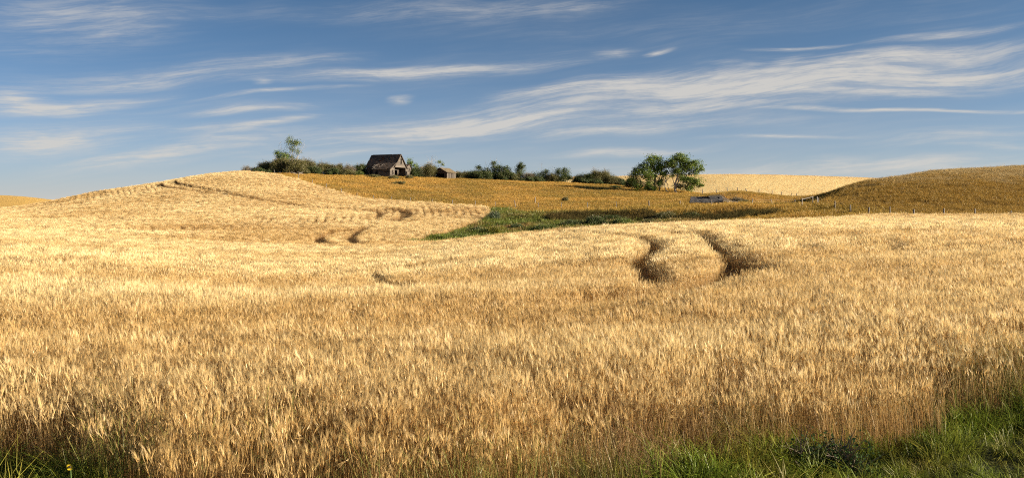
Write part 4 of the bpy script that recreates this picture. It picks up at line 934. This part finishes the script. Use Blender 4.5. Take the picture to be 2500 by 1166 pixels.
fence('wire fence on old posts between the pasture and the wheat hill', [(670, 236, 0), (729, 216, 2), (762, 209, 0), (797, 203, 0), (833, 198, 2), (871, 193.5, 0), (912, 190, 0), (956, 187.5, 0), (1002, 185, 0), (1055, 183, 0), (1105, 181, 0), (1160, 179, 0), (1209, 177.5, 0), (1258, 176, -5), (1314, 173, 2), (1370, 171, 0), (1434, 168, 0), (1505, 165, 2), (1584, 163, 0), (1660, 158, 0), (1737, 152, 2), (1836, 150, 0), (1882, 156, 0), (1939, 162, -12)])
o = bpy.data.objects.new('fence_post', PM[1]); p = at_d(1306, 184); o.location = p; o.rotation_euler = (0, .05, 0); o.scale = (1.3, 1.3, 1.15); link(o); tag(o, 'single post standing in the pasture behind the fence line', 'post')
fence('wire fence running along the foot of the brown hill', [(1998, 139, 0), (2038, 127, 9), (2076, 119, 0), (2121, 112, 0), (2173, 107, 0), (2231, 103, 0), (2304, 99.5, 1), (2381, 97, 0), (2468, 95, -3), (2560, 93, 0)], 1.05)
fence('distant wire fence at the foot of the far stubble field', [(1715, 205, 0), (1749, 203, 0), (1776, 201, 3), (1801, 200, 0), (1825, 199, 24), (1853, 199, 0), (1885, 200, 0), (1908, 202, 0), (1930, 204, 15), (1945, 206, 0)], .95)
ba, bb, bc = at_d(1958, 140), at_d(1984, 141), at_d(1995, 140)
br = empty('fence_brace', tuple(ba)); tag(br, 'pale wooden fence corner brace with a top rail below the brown hill', 'fence')
for p in (ba, bb, bc):
    mb = MB(); mb.tube([(0, 0, -.3), (.01, 0, .8), (0, .02, 1.62)], [.085, .08, .075], 7); o = mb.build('post', M['pale_bark'], br); o.location = Vector(p) - Vector(ba); o.scale = (1, 1, 1 if p is not bc else .88)
mb = MB(); d_ = Vector(bb) - Vector(ba); mb.tube([Vector((-.1, 0, 1.36)), d_ + Vector((.1, 0, 1.52))], [.06, .05], 6); mb.build('rail', M['post'], br)

# ------------------------------------------------------------------ foreground plants
g_ = at_d(172, 7.4); sf = empty('sunflower', (g_[0], g_[1], g_[2])); tag(sf, 'small wild sunflower with yellow petals standing in the verge at bottom left', 'flower')
hgt = CZ - (1138 - HOR) * g_[1] / F - g_[2]
mb = MB(); mb.tube([(0, .02, -.05), (.01, .01, hgt * .6), (0, 0, hgt)], [.006, .005, .004], 5); mb.build('stem', M['stem'], sf)
for k in range(5):
    mb = MB(); a = rv(0, 6.28); b = Vector((math.cos(a), math.sin(a), .1)); s0 = Vector((0, .01, hgt * (.2 + .13 * k))); sdv = Vector((-b.y, b.x, 0)) * .025; mb.add([s0, s0 + b * .05 + sdv, s0 + b * .11, s0 + b * .05 - sdv], [[0, 1, 2, 3]]); mb.build('leaf', M['stem'], sf)
hd = MB(); hd.tube([(0, -.006, hgt), (0, -.022, hgt + .004)], [.012, .009], 10); hd.build('flower_centre', M['disc'], sf)
for k in range(14):
    a = k / 14 * 6.283; r0, r1 = .010, .029; c = Vector((math.cos(a), -.25, math.sin(a))); t = Vector((-math.sin(a), 0, math.cos(a))) * .006; o0 = Vector((0, -.008, hgt))
    mb = MB(); mb.add([o0 + c * r0 - t * .5, o0 + c * (r0 + r1) / 2 - t, o0 + c * r1, o0 + c * (r0 + r1) / 2 + t, o0 + c * r0 + t * .5], [[0, 1, 2, 3, 4]]); mb.build('petal', M['petal'], sf)
for (wx, wr, ww, wh, lab) in [(1955, 1150, 60, 70, 'blue green leafy weed in the dark verge, leftmost of three'), (2010, 1140, 70, 62, 'blue green leafy weed in the dark verge, middle of three'), (2065, 1155, 60, 80, 'blue green leafy weed in the dark verge, rightmost of three')]:
    g_ = at_px(wx, wr, 6, 14); shrub('leafy_weed', lab, wx, g_[1], ww, wh, 'weed_leaf', .040, 26, .6, 'leafy weeds', .7, 'weed')
